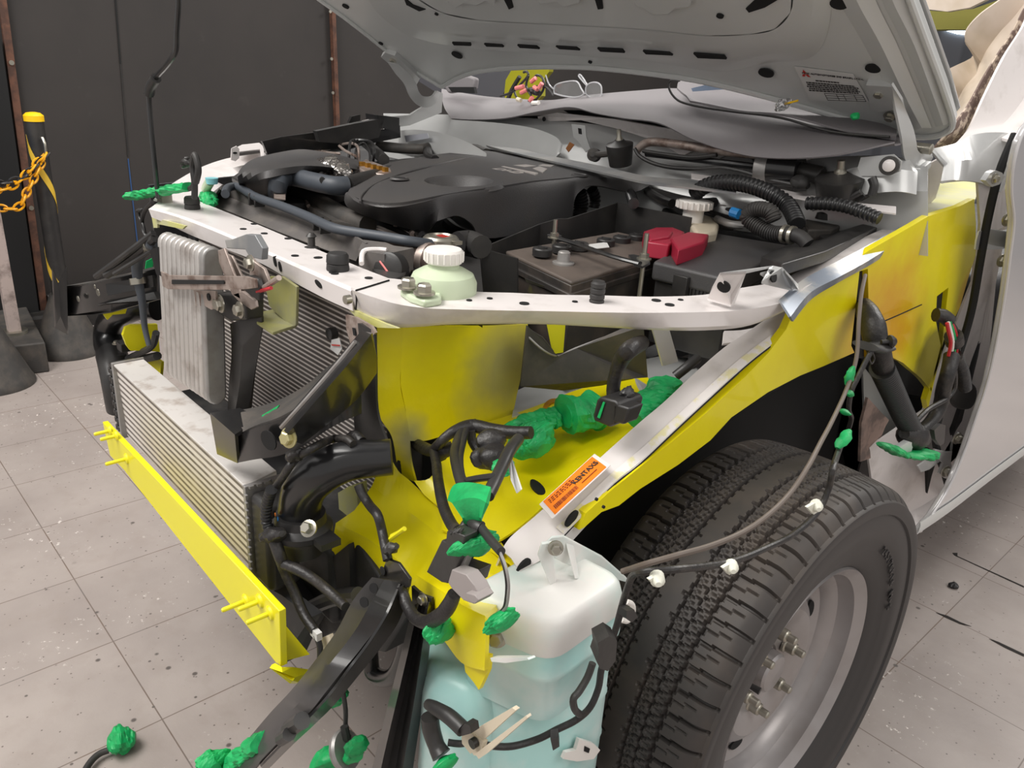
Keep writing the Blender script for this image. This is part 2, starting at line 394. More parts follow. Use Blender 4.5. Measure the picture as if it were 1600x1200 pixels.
def links(pts, m, lab, r=.0045):
    c = spline(pts, 10); d = [0.]
    for i in range(len(c) - 1): d.append(d[-1] + (c[i + 1] - c[i]).length)
    n = int(d[-1] / .03); b = B(m)
    for q in range(n):
        t = d[-1] * (q + .5) / n; j = max(i for i in range(len(d)) if d[i] <= t); j = min(j, len(c) - 2)
        p = c[j].lerp(c[j + 1], (t - d[j]) / max(1e-6, d[j + 1] - d[j])); dd = (c[j + 1] - c[j]).normalized(); x, y = ortho(dd)
        if q % 2: x = y
        loop = [p + dd * (.022 * math.cos(a)) + x * (.013 * math.sin(a)) for a in [k * math.pi / 5 for k in range(10)]]
        b.tube(loop + [loop[0]], r, n=6, k=2, caps=False)
    tag(b.build('chain'), lab, 'chain')
hk = pb + V((.06, .01, .86))
links([hk, P(20, 290, 'x', hk.x), P(-30, 300, 'x', hk.x)], chainy, 'upper yellow plastic chain hanging from the barrier post')
links([hk, P(42, 300, 'x', hk.x), P(25, 325, 'x', hk.x), P(-20, 322, 'x', hk.x)], chainy, 'lower yellow plastic chain sagging from the barrier post')
links([hk + V((0, .01, 0)), P(30, 280, 'x', hk.x), P(-25, 288, 'x', hk.x)], blk, 'black plastic chain hanging from the barrier post')
# pallet-like dark block with pale pole and blue can
t = thing('rubber_block', 'long dark rubber block on the floor beside the barrier cones', 'block', P(40, 560, 'z', 0))
B(dusty).loft(L('-70,600,z0.0 78,581,z0 45,513,z0 -40,520,z0'), [p + V((0, 0, .13)) for p in L('-70,600,z0 78,581,z0 45,513,z0 -40,520,z0')]).build('block', t, bev=.006)
t = thing('pale_pole', 'pale worn pole standing on the dark rubber block', 'pole', P(22, 540, 'z', .13))
c0 = P(23, 520, 'z', .13); B(mat('pale_worn_paint', (190, 174, 168), .6, mix=((130, 116, 110), 16, .5, .7))).box(c0 + V((0, 0, .3)), .045, .045, .6).build('shaft', t)
B(zinc).lathe(c0, (0, 0, 1), [(.05, 0), (.05, .012)]).build('foot_plate', t)
B(bluem).box(c0 + V((-.02, -.04, .72)), .12, .12, .24).build('blue_sleeve', t, bev=.01, label='blue plastic sleeve')
# ================================================================ truck body
body = thing('truck_body', 'white truck front body shell with yellow primed inner panels, fenders and bumper removed', 'vehicle body', (0, 0, .3))
from mathutils.bvhtree import BVHTree
def holes(b, txt, r, nrm, r2=None, up=None):
    """small dark holes lying on the surface that b has so far"""
    t = BVHTree.FromPolygons(b.v, b.f); b.mat(dark)
    for p in L(txt):
        d = (p - CAM).normalized(); h, n, i, q = t.ray_cast(CAM, d)
        if h is None: h, n = p, V(nrm)
        if n.dot(d) > 0: n = -n
        b.disc(h, n, r * .62, (r2 or r) * .62, .0014, up)
    b.c = 0; return b
# upper radiator crossmember: back edge, front fold, lower edge
fold = L('236,326,z1.0 262,332 300,344 350,364 410,390 470,416 520,438 553,452')
low = []
for p, (u, v) in zip(fold, ((238, 338), (262, 348), (300, 366), (350, 386), (410, 410), (457, 437), (510, 465), (553, 484))): low.append(P(u, v, 'y', p.y))
back_ = L('268,301,z1.0 300,312 345,330 400,352 452,374 505,396 560,419 606,437')
b = B(white); grid(b, [[p - V((0, -.01, .03)) for p in back_], [p + V((0, .003, -.006)) for p in back_], back_, fold, [p.lerp(q, .1) + V((0, -.003, 0)) for p, q in zip(fold, low)], low, [p + V((0, .016, -.004)) for p in low]], 6)
holes(b, '397,352,z1.002 450,375 413,367 380,360 520,428 576,437', .006, (0, 0, 1)); holes(b, '402,372,y-.57 461,402 523,430', .006, (0, -1, 0))
holes(b, '497,405,y-.56 543,468,y-.545', .008, (0, -1, 0), .006); holes(b, '432,408,y-.572 440,416', .004, (0, -1, 0), .010); holes(b, '500,443,y-.558', .004, (0, -1, 0), .012, (0.3, 0, 1))
b.build('radiator_crossmember', body, solid=.002)
# left headlamp panel, sweeping back to the fender rail
r0 = L('607,437,z1.0 640,441 675,447 705,450,z1.0 743,458 800,460 865,463 940,464 1015,466 1100,463 1160,452 1215,442 1250,425,z1.01 1300,398,z1.03 1352,372,z1.04 1400,350,z1.05 1424,330,z1.06')
r1 = L('553,455,z1.0 585,466 620,476 660,482 700,484 800,486 865,487 940,489 1015,490 1100,489 1165,485 1225,472,z1.0 1262,447,z1.01 1310,420,z1.025 1362,392,z1.035 1410,364,z1.05 1432,340,z1.06')
r2 = [P(u, v, 'z', z) for u, v, z in ((556, 484, .965), (588, 500, .965), (622, 509, .965), (660, 508, .97), (700, 505, .975), (800, 504, .975), (865, 505, .975), (940, 509, .975), (1015, 513, .975), (1100, 514, .975), (1172, 506, .975), (1236, 478, .985), (1264, 452, 1.0), (1311, 424, 1.015), (1363, 396, 1.025), (1411, 368, 1.04), (1433, 344, 1.05))]
b = B(white); grid(b, [[p + V((-.01, .01, -.03)) for p in r0], r0, [p.lerp(q, .55) for p, q in zip(r0, r1)], r1, [p.lerp(q, .75) + V((.003, -.003, 0)) for p, q in zip(r1, r2)], r2, [p + V((-.012, .012, -.003)) for p in r2]], 5)
holes(b, '819,477,z1.001 1025,472 1046,479', .0075, (0, 0, 1)); holes(b, '733,472,z1.001 765,469 1063,471 898,474 645,474', .003, (0, 0, 1))
b.build('headlamp_panel', body, solid=.002)
b = B(white); b.sl('556,452,z1.003 606,438 600,436 548,449', .004); b.mat(dark).tube(L('608,438,z1.003 582,446 556,454'), .0013, n=6, k=3); b.tube(L('556,455,y-.525 557,470 556,484'), .0013, n=6, k=3); b.build('panel_overlap', body)
B(zinc).disc(P(543, 468, 'y', -.553), (0, -1, 0), .006, t=.004).build('panel_screw', body)
# yellow remnants under the fold
b = B(yelfade); b.sl('540,478,y-.52 556,486 600,505 622,513 590,512 560,500', .004); b.sl('237,339,y-.54 290,353 285,358 246,350 246,356 240,356', .004); b.each('primed_seam', body)
# far side headlamp panel and fender rail
b = B(white); grid(b, ['240,314,z1.0 262,294,z1.005 290,276,z1.01 317,262,z1.015 345,252,z1.02 372,246,z1.025 415,240,z1.03', '262,318,z1.0 285,300,z1.0 310,286,z1.005 335,274,z1.01 360,265,z1.015 385,258,z1.02 418,250,z1.025', '300,330,z.99 318,312,z.99 335,300,z.99 350,290,z.99 372,276,z1.0 395,268,z1.0 420,262,z1.01'], 5)
b.build('far_headlamp_panel', body, solid=.003)
b = B(white); b.sl('362,232,x-.64 370,228 374,233 374,247 368,252 361,250'); holes(b, '367,239,x-.635', .004, (1, 0, 0), .009, (0, 0, 1)); b.sl('366,232,z1.055 378,226 405,223 412,229 413,246 408,247 406,233 374,237', .003)
b.build('far_bracket', body)
b = B(blkg); b.slab(L('410,221,x-.66 440,214 500,206 530,202 568,198 569,212 625,196 626,215 575,225 545,232 470,236 420,246'), V((-.01, 0, 0)))
b.slab(L('590,180,x-.62 624,184 624,205 592,200'), V((-.06, 0, 0))); b.slab(L('545,192,x-.66 550,182 563,179 563,196'), V((-.01, 0, 0))); b.build('far_fender_liner', body)
B(white).slab(L('560,200,x-.64 575,190 588,187 590,200 572,207'), V((-.03, 0, 0))).build('far_rail_end', body)
b = B(silver); b.slab(L('592,184,x-.70 640,180 672,160 684,142 692,146 690,176 640,196 625,198'), V((-.01, 0, 0))); b.build('far_cowl_side', body)
B(yelfade).sl('624,197,z1.08 700,190 725,196 727,208 690,205 627,203', .02).build('far_cowl_top', body)
# inner yellow panel beside radiator
b = B(yelapron); grid(b, ['588,500,x.385 588,560 589,620 592,650 612,680 622,720 624,740', '628,512,x.395 626,560 624,600 632,640 640,680,x.40 644,720,x.41 652,752,x.42'], 5).build('radiator_side_panel', body, solid=.004)
b = B(yelapron); grid(b, ['626,506,x.395 660,508 700,508 760,508 823,506', '624,600,x.395 660,600 700,600 760,590 815,575', '632,640,x.395 660,645 700,645 760,630 806,615', '636,688,x.40 662,688 690,681 750,668 799,650'], 5).build('headlamp_inner_panel', body, solid=.003)
B(dark).slab(L('634,684,x.37 692,672 690,748 640,752'), V((-.02, 0, 0))).build('panel_opening', body)
# yellow apron floor
b = B(yelapron); grid(b, ['648,752,z.72 676,744,z.73 686,690,z.75 720,672,z.755 760,662,z.757 800,650,z.76 850,632,z.775 900,612,z.785 950,600,z.79 1010,590,z.80',
    '664,775,z.71 700,765,z.72 730,745,z.73 760,730,z.74 790,715,z.745 830,700,z.75 880,680,z.762 930,660,z.775 980,640,z.79 1040,618,z.80',
    '690,800,z.705 730,800,z.71 760,785,z.72 790,770,z.73 820,750,z.738 860,730,z.745 905,705,z.76 950,690,z.78 1005,660,z.80 1062,612,z.83',
    '690,830,z.70 730,845,z.70 770,850,z.705 800,835,z.72 830,812,z.735 865,780,z.75 915,740,z.775 960,705,z.80 1020,655,z.83 1080,598,z.87'], 5, 3).build('apron_floor', body, solid=.003)
B(dark).disc(P(840, 762, 'z', .745), (0, 0, 1), .022, .008, .002, (1, -.4, 0)).build('drain_hole', body)
# white upper apron rail with faded edge
ri = L('786,862,x.66 800,842 835,812 880,772 935,722 1000,664 1040,630 1080,592 1130,548 1165,524 1200,500 1236,478')
ro = L('812,895,x.705 850,872 880,838 915,802 960,757 1000,725 1050,678 1095,636 1145,590 1180,560 1225,525,x.705 1262,490')
b = B(white); grid(b, [[p + V((-.01, 0, -.03)) for p in ri], ri, [p.lerp(q, .5) + V((0, 0, .004)) for p, q in zip(ri, ro)], ro], 5).build('apron_rail', body, solid=.0025)
rm = [p.lerp(q, .74) + V((0, 0, .0065)) for p, q in zip(ri, ro)][2:]; b = B(mat('stained_white_paint', (226, 218, 172), .45, mix=((232, 226, 222), 26, .42, .5))); grid(b, [rm, [q + V((0, 0, .0035)) for q in ro[2:]]], 5).build('rail_edge', body, solid=.0006, label='yellow-stained rail edge')
b = B(dark); b.tube([q + V((.001, 0, .001)) for q in ro[3:]], .0014, n=6, k=4).build('rail_seam', body)
# outer apron face, with the slots left open
b = B(yelapron)
b.sl('905,828,x.71 915,802 960,762 1010,722 1050,690 1100,648 1163,590 1200,552 1228,515 1246,475 1262,452 1287,430 1343,402 1343,424 1338,470 1330,540 1335,551 1287,572 1250,587 1200,613 1143,652 1110,688 1060,726 1000,764 967,790 940,800 913,824', .012)
b.sl('1343,402,x.71 1357,392 1427,352 1450,338 1500,322 1522,311 1525,350 1524,400 1512,437 1482,449 1464,463 1440,478 1400,498 1358,520 1356,420 1343,424', .012)
b.sl('1358,520,x.71 1400,498 1440,478 1464,463 1462,500 1470,540 1455,600 1456,612 1440,592 1411,567 1381,552 1358,560', .012)
b.sl('1482,449,x.71 1512,437 1500,480 1475,531 1454,621 1450,640 1447,625 1455,600 1470,560 1476,500', .012)
b.build('fender_apron', body, smooth=0)
b = B(dark); b.slab(L('1356,420,x.70 1342,424 1336,560 1360,560'), V((-.02, 0, 0))); b.slab(L('1482,447,x.70 1464,455 1458,520 1476,520'), V((-.02, 0, 0))).each('apron_slot', body)
B(yelfade).sl('1430,342,z1.075 1442,300 1462,287 1500,282 1532,285 1524,311', .01).build('apron_top', body)
b = B(dark); b.tube(L('1362,510,x.72 1400,494 1440,476'), .0012, n=6).build('scored_line', body)
# blue-grey scraped seam along the rail
b = B(mat('scraped_blue_steel', (136, 144, 156), .4, metal=.35, mix=((178, 176, 172), 14, .45, .6))); grid(b, ['1216,470,z1.004 1250,442,z1.012 1300,414,z1.032 1352,386,z1.045 1400,358,z1.055 1430,334,z1.065', '1232,496,z.99 1264,458,z1.004 1308,433,z1.02 1362,403,z1.032 1412,370,z1.045 1440,346,z1.055', '1236,502,z.98 1266,466,z.994 1309,439,z1.01 1362,410,z1.022 1412,377,z1.035 1440,352,z1.045'], 6).build('seam_flange', body, solid=.003)
# front yellow member under the headlamp area
fo = L('528,818,z.648 573,840 615,868 655,900 693,930,y-.605 722,950,y-.615 764,970,y-.622')
b = B(yelapron); grid(b, [L('606,706,x.402 622,735,x.41 645,758,x.43 680,792,z.70 720,830,z.70 762,860,z.695 792,868,z.70'), L('585,760,z.69 610,780,z.69 645,805,z.69 685,835,z.69 720,865,z.69 760,895,z.69 796,900,z.69'), L('556,800,z.665 590,812,z.665 635,838 675,870 715,905 750,930 792,935'), fo,
    [P(u, v, 'y', p.y - .003) for p, (u, v) in zip(fo, ((526, 830), (572, 852), (613, 880), (652, 912), (692, 945), (722, 972), (765, 985)))], [P(u, v, 'y', p.y) for p, (u, v) in zip(fo, ((520, 873), (560, 898), (600, 926), (640, 950), (690, 988), (726, 1032), (763, 1045)))]], 5).build('front_apron_member', body, solid=.005)
b = B(yelapron); b.sl('722,1015,y-.618 764,1025 762,1048 748,1078 740,1066 727,1050', .006).build('apron_tongue', body)
b = B(yelapron); b.add(L('764,860,z.70 792,868,z.70 812,893,x.70 786,862,x.66 775,845,z.705 764,970,z.648 800,950,z.66'), [(0, 1, 2, 3, 4), (1, 2, 6, 5)]).build('rail_fillet', body, solid=.004)
b = B(yelbeam)
for s_ in ('610,842,y-.615 632,826', '612,838,y-.612 622,833'): b.tube(L(s_), .003, n=8, k=1)
b.build('member_stud', body)
# white lower tongue with two lightening holes
b = B(white); b.sl('812,895,x.70 850,872 880,838 915,802 922,800 918,820 880,862 860,850 845,880 832,905 826,925 806,955 792,950 780,945 792,905', .006); b.mat(dark)
b.disc(P(893, 810, 'x', .702), (1, 0, 0), .013, .007, .002, (0, 1, .75)); b.disc(P(818, 886, 'x', .702), (1, 0, 0), .013, .009, .002, (0, 1, .75)); b.build('rail_tongue', body, bev=.001)
B(greym).slab(L('795,905,x.68 800,1010 770,1012 764,985 790,930'), V((-.004, 0, 0))).build('mount_flange', body)
holes(B(yelfade), '932,780,x.722 943,792', .0035, (1, 0, 0)).build('rail_holes', body)
# bracket on the rail corner (near side)
b = B(white); b.sl('1106,466,z1.01 1113,448,z1.02 1125,426,z1.06 1166,424,z1.06 1148,473,z1.01 1142,476', .003); holes(b, '1131,448,z1.035', .015, (0, -1, 0)); b.build('near_bracket', body)
b = B(silver); b.sl('1125,426,z1.06 1166,424 1208,415,z1.055 1202,418,z1.055 1190,440,z1.04 1240,452,z1.01 1250,447 1222,418,z1.055 1208,415', .003)
b.sl('1188,426,z1.05 1222,417 1240,436 1248,450,z1.012 1205,438,z1.03', .003); holes(b, '1208,432,z1.045', .014, (0, -1, 0)); b.build('near_bracket_arm', body)
# firewall and cowl
fy = .56
b = B(silver); grid(b, ['600,178,y.5 700,180,y.5 800,184,y.52 900,192,y.54 1000,205,y.56 1150,225,y.57 1300,248,y.57 1450,262,y.56', '600,215,y.44 700,222,y.44 800,236,y.45 900,254,y.46 1000,272,y.48 1150,296,y.5 1300,300,y.5 1450,300,y.5', '600,330,y.42 700,330,y.42 800,330,y.43 900,330,y.45 1000,340,y.46 1150,360,y.48 1300,380,y.5 1450,400,y.5'], 4).build('firewall', body, solid=.003)
b = B(white); b.slab(L('870,176,y.50 960,186,y.51 1060,205,y.52 1180,232,y.53 1260,246,y.53 1255,252,y.53 1170,242,y.53 1100,232 1080,236 1066,244 1046,232 1030,222 960,200 900,186 862,190 842,190 840,182'), V((0, .03, 0))); b.mat(dark)
b.disc(P(1052, 228, 'y', .519), (0, -1, 0), .006); b.disc(P(850, 186, 'y', .519), (0, -1, 0), .006); b.build('cowl_lip', body)
b = B(silver); grid(b, ['706,188,y.46 770,192 830,200 868,214 878,228', '700,205,y.44 760,212 820,226 862,236 876,240', '700,222,y.43 760,232 820,246 860,250 870,246'], 5).build('firewall_bulge', body, solid=.003)
b = B(silver); b.slab(L('893,194,y.44 914,196 916,214 922,232 915,238 904,222 896,214'), V((0, .004, 0))); b.mat(dark).slab(L('903,200,y.439 908,201 909,210 904,209'), V((0, .001, 0))); b.build('firewall_bracket', body)
b = B(mat('weld_rust', (150, 96, 52), .7)); b.slab(L('890,222,y.437 897,226 888,238 884,232'), V((0, .002, 0))); b.build('rust_stain', body)
b = B(greym); grid(b, ['745,220,z1.09 800,232 870,248 940,262 1010,278 1080,284 1150,292', '742,224,z1.085 800,240 870,256 940,272 1010,288 1080,296 1150,304'], 5).build('cowl_flange', body, solid=.004)
b = B(white); grid(b, ['1080,272,y.43 1140,283 1200,294 1260,306 1330,318 1400,325', '1080,280,y.40 1140,290 1200,302 1260,314 1330,326 1400,336'], 4).build('strut_shelf', body, solid=.003)
# near hinge seat and A pillar
b = B(white); b.sl('1340,311,z1.09 1395,298 1440,262,z1.12 1472,248,z1.13 1474,262,z1.12 1452,300,z1.09 1424,312,z1.08 1380,322,z1.07', .004)
b.sl('1440,262,x.60 1470,246 1480,252 1462,310 1450,322 1440,318 1450,290 1437,296', .004); b.build('hinge_seat', body, bev=.001)
B(zinc).bolt(P(1385, 308, 'z', 1.095), (0, 0, 1), .007).build('seat_bolt', body)
b = B(silver); grid(b, ['1225,265,y.50 1270,250,y.50 1330,246,y.50 1390,246,y.51 1420,252,y.52', '1260,290,y.48 1300,275,y.46 1345,262,y.45 1400,266,y.46 1432,270,y.5', '1270,330,y.46 1310,320,y.45 1350,305,y.44 1400,300,y.45 1430,305,y.48'], 5).build('cowl_end_panel', body, solid=.003)
b = B(silver); b.sl('1345,246,y.44 1395,241 1408,252 1405,268 1385,275 1345,275 1340,262', .006); b.mat(rub).lathe(P(1390, 259, 'y', .435), (.2, -1, .1), [(.017, 0), (.017, .008), (.012, .009)], 24); b.mat(white).lathe(P(1390, 259, 'y', .432), (.2, -1, .1), [(.011, .002), (.011, .008), (.006, .011)], 20).build('grommet_bracket', body)
# A pillar and windscreen frame
b = B(white); grid(b, ['1600,-30,x.62 1600,30 1565,90 1535,150 1512,200,x.62 1490,230', '1690,-40,x.66 1660,30,x.66 1630,90,x.66 1600,150,x.66 1572,190,x.66 1545,215,x.66', '1760,-40,x.72 1720,40,x.72 1680,100,x.72 1640,170,x.72 1600,215,x.72 1585,225,x.72'], 6).build('a_pillar', body, solid=.006)
b = B(glue); grid(b, ['1600,10,x.60 1580,50 1560,80 1535,120 1510,165 1480,205 1452,236,x.56', '1612,10,x.61 1590,55 1572,92 1548,130 1530,170 1518,205 1500,232,x.60'], 8).build('adhesive_bead', body, solid=.004)
b = B(silver); grid(b, ['1452,236,x.62 1490,228,x.64 1520,212,x.66 1560,208,x.68 1598,214,x.70', '1474,262,x.66 1495,255,x.68 1530,250,x.69 1560,250,x.70 1580,262,x.71', '1470,287,x.69 1492,284,x.70 1515,284,x.70 1540,290,x.71 1560,300,x.71'], 5).build('pillar_foot', body, solid=.005)
b = B(white); grid(b, ['1524,284,x.70 1550,285,x.70 1585,262,x.71', '1528,350,x.70 1548,360,x.70 1572,350,x.72', '1516,440,x.70 1540,450,x.70 1556,440,x.72', '1476,540,x.70 1515,560,x.70 1545,540,x.72', '1440,640,x.69 1490,660,x.70 1522,640,x.72', '1352,700,x.66 1420,720,x.68 1500,700,x.72', '1362,770,x.66 1412,800,x.68 1470,770,x.72', '1400,836,x.70 1420,836,x.71 1440,832,x.73'], 5).build('cowl_side_pillar', body, solid=.005)
b = B(hoodm); grid(b, ['1345,570,x.60 1370,600 1410,640,x.62 1440,680,x.64', '1350,700,x.60 1380,700,x.62 1410,720,x.64 1440,740,x.66', '1400,835,x.66 1405,835,x.67 1412,838,x.68 1424,838,x.70'], 6).build('rocker_end', body, solid=.005)
b = B(mat('torn_sealer', (150, 128, 118), .7, mix=((110, 96, 90), 20, .45, .6))); grid(b, ['1352,620,x.66 1370,640 1385,655,x.66', '1342,660,x.66 1362,665 1378,668,x.66', '1340,720,x.66 1352,716 1362,712,x.66'], 5).build('torn_sealer', body, solid=.006)
b = B(dark); b.tube(L('1586,210,x.745 1562,268 1545,335 1532,405 1519,480 1503,538 1488,580 1470,640 1462,690 1476,740 1490,790'), .0085, n=8).build('door_gap_seal', body, label='black door seal')
b = B(dark); b.slab(L('1452,700,x.705 1470,740 1478,790 1466,790 1448,770'), V((-.02, 0, 0))); b.build('rocker_opening', body)
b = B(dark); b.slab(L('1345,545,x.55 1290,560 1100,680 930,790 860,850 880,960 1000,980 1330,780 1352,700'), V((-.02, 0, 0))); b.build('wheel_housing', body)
b = B(bay); b.slab(L('1370,545,x.64 1400,560 1440,592 1458,604 1450,622 1400,612 1385,590'), V((-.01, 0, 0))); b.build('torn_liner', body)
B(bay).box((0, 1.75, .62), 1.42, 1.5, .56).build('cabin_shade_block', body, bev=.03)  # unseen cabin mass, added to cast shade on the floor at right
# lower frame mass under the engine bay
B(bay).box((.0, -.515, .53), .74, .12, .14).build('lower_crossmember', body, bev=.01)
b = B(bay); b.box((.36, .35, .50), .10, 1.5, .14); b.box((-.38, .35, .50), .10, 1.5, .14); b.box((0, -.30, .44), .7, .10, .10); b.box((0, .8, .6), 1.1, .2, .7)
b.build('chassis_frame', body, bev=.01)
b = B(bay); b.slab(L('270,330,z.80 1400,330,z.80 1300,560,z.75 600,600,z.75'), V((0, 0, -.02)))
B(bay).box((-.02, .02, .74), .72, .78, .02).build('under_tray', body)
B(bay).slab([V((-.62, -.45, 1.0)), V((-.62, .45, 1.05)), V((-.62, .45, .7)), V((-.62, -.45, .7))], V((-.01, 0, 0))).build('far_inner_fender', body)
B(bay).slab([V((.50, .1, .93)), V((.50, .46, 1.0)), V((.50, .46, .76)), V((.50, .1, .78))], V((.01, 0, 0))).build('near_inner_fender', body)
B(hoodm).slab(L('808,610,z.765 830,600 900,600 990,570 1000,600 900,640 800,650'), V((0, 0, -.004))).build('wheelhouse_floor', body)
B(silver).slab(L('1020,515,x.54 1046,515 1060,565 1036,572'), V((-.003, 0, 0))).build('rail_brace', body)
B(silver).sl('1000,560,z.80 1040,552 1090,560 1100,590 1000,612 985,590', .02).build('wheelhouse_pad', body, bev=.008)
b = B(white); grid(b, ['1130,520,x.60 1165,518 1200,508 1240,486', '1128,540,x.63 1155,535 1190,522 1230,500'], 4).build('rail_inner_lip', body, solid=.004)
# ================================================================ hood
hA, hB, hC = V((.68, .592, 1.252)), V((.68, .292, 1.432)), V((-.68, .419, 1.238))
hn = (hB - hA).cross(hC - hA).normalized()
if hn.z > 0: hn = -hn          # underside normal, towards the engine bay
PL['h'] = (hA, hn)
hood = thing('hood', 'silver white hood seen from below, propped open above the engine bay', 'hood', (0, .52, 1.25))
out = L('690,134,h0 720,118 760,108 830,103 900,103 950,106 1030,115 1100,126 1200,150 1300,178 1370,198 1420,212 1450,215 1476,210 1491,192 1476,140 1450,70 1424,0')
lft = L('500,0,h0 535,25 570,52 600,76 640,106 690,134')
far = lft[0] - hB * 0
d_l = (lft[0] - lft[1]).normalized(); d_r = (out[-1] - out[-2]).normalized()
tl = lft[0] + d_l * .55; tr = out[-1] + d_r * .75
outline = out + [tr, (tr + tl) / 2 + (d_l + d_r).normalized() * .08, tl] + lft[:-1]
b = B(silver); b.slab([p - hn * .03 for p in outline], -hn * .006); b.build('outer_skin', hood, bev=.002)
b = B(hoodm)
# rolled edge frame (lower level) and sunken centre
def HP(s): return L(s)
edge_in = L('716,140,h0 760,124 830,116 900,115 1030,126 1100,138 1200,163 1300,190 1380,208 1440,204 1462,196 1440,140 1412,60 1395,0')
sl_in = L('560,0,h0 600,42 650,90 690,122')
b.slab([p - hn * .001 for p in outline], -hn * .02)
b.build('inner_panel', hood, bev=.004)
# raised ribs traced on the underside
b = B(hoodm); b.tube(L('690,136,h.002 720,120 760,110 830,105 900,105 950,108 1030,117 1100,128 1200,152 1300,180 1370,199 1420,212 1450,214 1474,209 1489,192 1474,140 1448,70 1422,0 1400,-60'), .006, n=8, k=4); b.tube(L('480,-16,h.002 500,0 535,25 570,52 600,76 640,106 690,136'), .006, n=8, k=4).build('hemmed_edge', hood)
b = B(hoodm); grid(b, ['560,-30,h0 590,20,h0 640,56,h0 720,74,h0 850,84,h0 1000,94,h0 1120,112,h0 1200,98,h0 1262,92,h0 1290,60,h0 1300,0,h0 1300,-60,h0',
    '590,-30,h.022 620,10,h.022 660,40,h.022 730,54,h.022 850,62,h.022 1000,72,h.022 1110,86,h.022 1180,80,h.022 1235,70,h.022 1262,45,h.022 1272,0,h.022 1275,-60,h.022',
    '610,-40,h.024 640,-10,h.024 690,20,h.024 750,32,h.024 850,38,h.024 1000,46,h.024 1100,56,h.024 1170,54,h.024 1210,46,h.024 1235,20,h.024 1240,-20,h.024 1240,-70,h.024'], 5).build('stamped_rib', hood, sub=1)
b = B(hoodm); b.slab(L('610,-40,h.023 640,-10 690,20 750,32 850,38 1000,46 1100,56 1170,54 1210,46 1235,20 1240,-70'), -hn * .012).build('centre_panel', hood)
b = B(hoodm); grid(b, ['1290,-60,h0 1310,0,h0 1350,70,h0 1392,150,h0 1420,206,h0', '1318,-60,h.014 1338,0,h.014 1376,70,h.014 1414,150,h.014 1440,200,h.008', '1350,-60,h0 1368,0,h0 1402,70,h0 1436,150,h0 1456,200,h0'], 6); grid(b, ['1362,-60,h0 1378,0,h0 1412,70,h0 1444,150,h0 1462,198,h0', '1378,-60,h.012 1394,0,h.012 1428,70,h.012 1458,150,h.012 1474,196,h.008', '1400,-60,h0 1414,0,h0 1444,70,h0 1470,150,h0 1484,192,h0'], 6).each('side_rib', hood)
b = B(dark)
for s_ in ('706,67 735,68 736,72 709,71', '756,69 784,71 787,74 760,73', '808,71 838,73 843,77 812,75', '868,73 900,75 906,79 874,77', '933,76 972,78 976,83 938,81', '1004,80 1045,83 1051,87 1009,85', '1083,84 1131,88 1135,93 1090,91'):
    b.slab([P(float(q.split(',')[0]), float(q.split(',')[1]), 'h', .0255) for q in s_.split()], -hn * .004)
b.each('drain_slot', hood)
b = B(dark)
for u, v, r, h in ((714, 86, .016, .004), (1197, 114, .016, .004), (540, 10, .010, .001), (595, 68, .007, .001), (1311, 6, .015, .002), (1364, 107, .014, .002), (922, 97, .005, .001), (1125, 25, .007, .025), (682, 22, .005, .025)):
    b.disc(P(u, v, 'h', h), hn, r, r * .9, .0015)
for s_ in ('785,-5 797,-5 802,12 795,15', '928,-5 940,-5 942,14 934,15', '630,-5 645,8 665,15 655,18 635,8', '1165,14 1180,0 1210,-6 1222,-4 1195,12 1170,20'):
    b.slab([P(float(q.split(',')[0]), float(q.split(',')[1]), 'h', .0255) for q in s_.split()], -hn * .004)
b.each('stamped_hole', hood)
b = B(hoodm)
for s_ in ('690,-30 700,5 712,14 725,6 745,10 760,2 772,10 778,-30', '830,-30 842,8 870,4 880,12 905,6 908,-30', '980,-30 992,10 1005,14 1020,24 1045,24 1056,14 1078,12 1084,-30'):
    b.slab([P(float(q.split(',')[0]), float(q.split(',')[1]), 'h', .034) for q in s_.split()], -hn * .012)
b.each('latch_reinforcement', hood, bev=.003)
# caution label with heading, mark and rows of small print
b = B(labelm); b.slab(L('1241,104,h.0015 1333,116 1358,160 1266,157'), -hn * .0008); b.build('caution_label', hood)
lb = B(ink)
def lab_pt(s, t, h=.0026):
    a, c, d, e = (1241, 104), (1333, 116), (1358, 160), (1266, 157)
    u = (a[0] * (1 - s) + c[0] * s) * (1 - t) + (e[0] * (1 - s) + d[0] * s) * t; v = (a[1] * (1 - s) + c[1] * s) * (1 - t) + (e[1] * (1 - s) + d[1] * s) * t
    return P(u, v, 'h', h)
def q_(s0, s1, t0, t1): lb.slab([lab_pt(s0, t0), lab_pt(s1, t0), lab_pt(s1, t1), lab_pt(s0, t1)], -hn * .0004)
for j, (t, s0, s1) in enumerate([(.36, .26, .66), (.44, .08, .9), (.5, .08, .95), (.56, .06, .92), (.62, .08, .94), (.68, .06, .9)]):
    s = s0; rnd = random.Random(j)
    while s < s1:
        wd = rnd.uniform(.015, .06); q_(s, min(s + wd, s1), t, t + .035); s += wd + .012
q_(.3, .95, .76, .77); q_(.3, .95, .97, .98); q_(.3, .95, .83, .838); q_(.3, .95, .9, .908)
for s in (.3, .5, .62, .8, .95): q_(s, s + .006, .76, .98)
lb.build('label_print', hood)
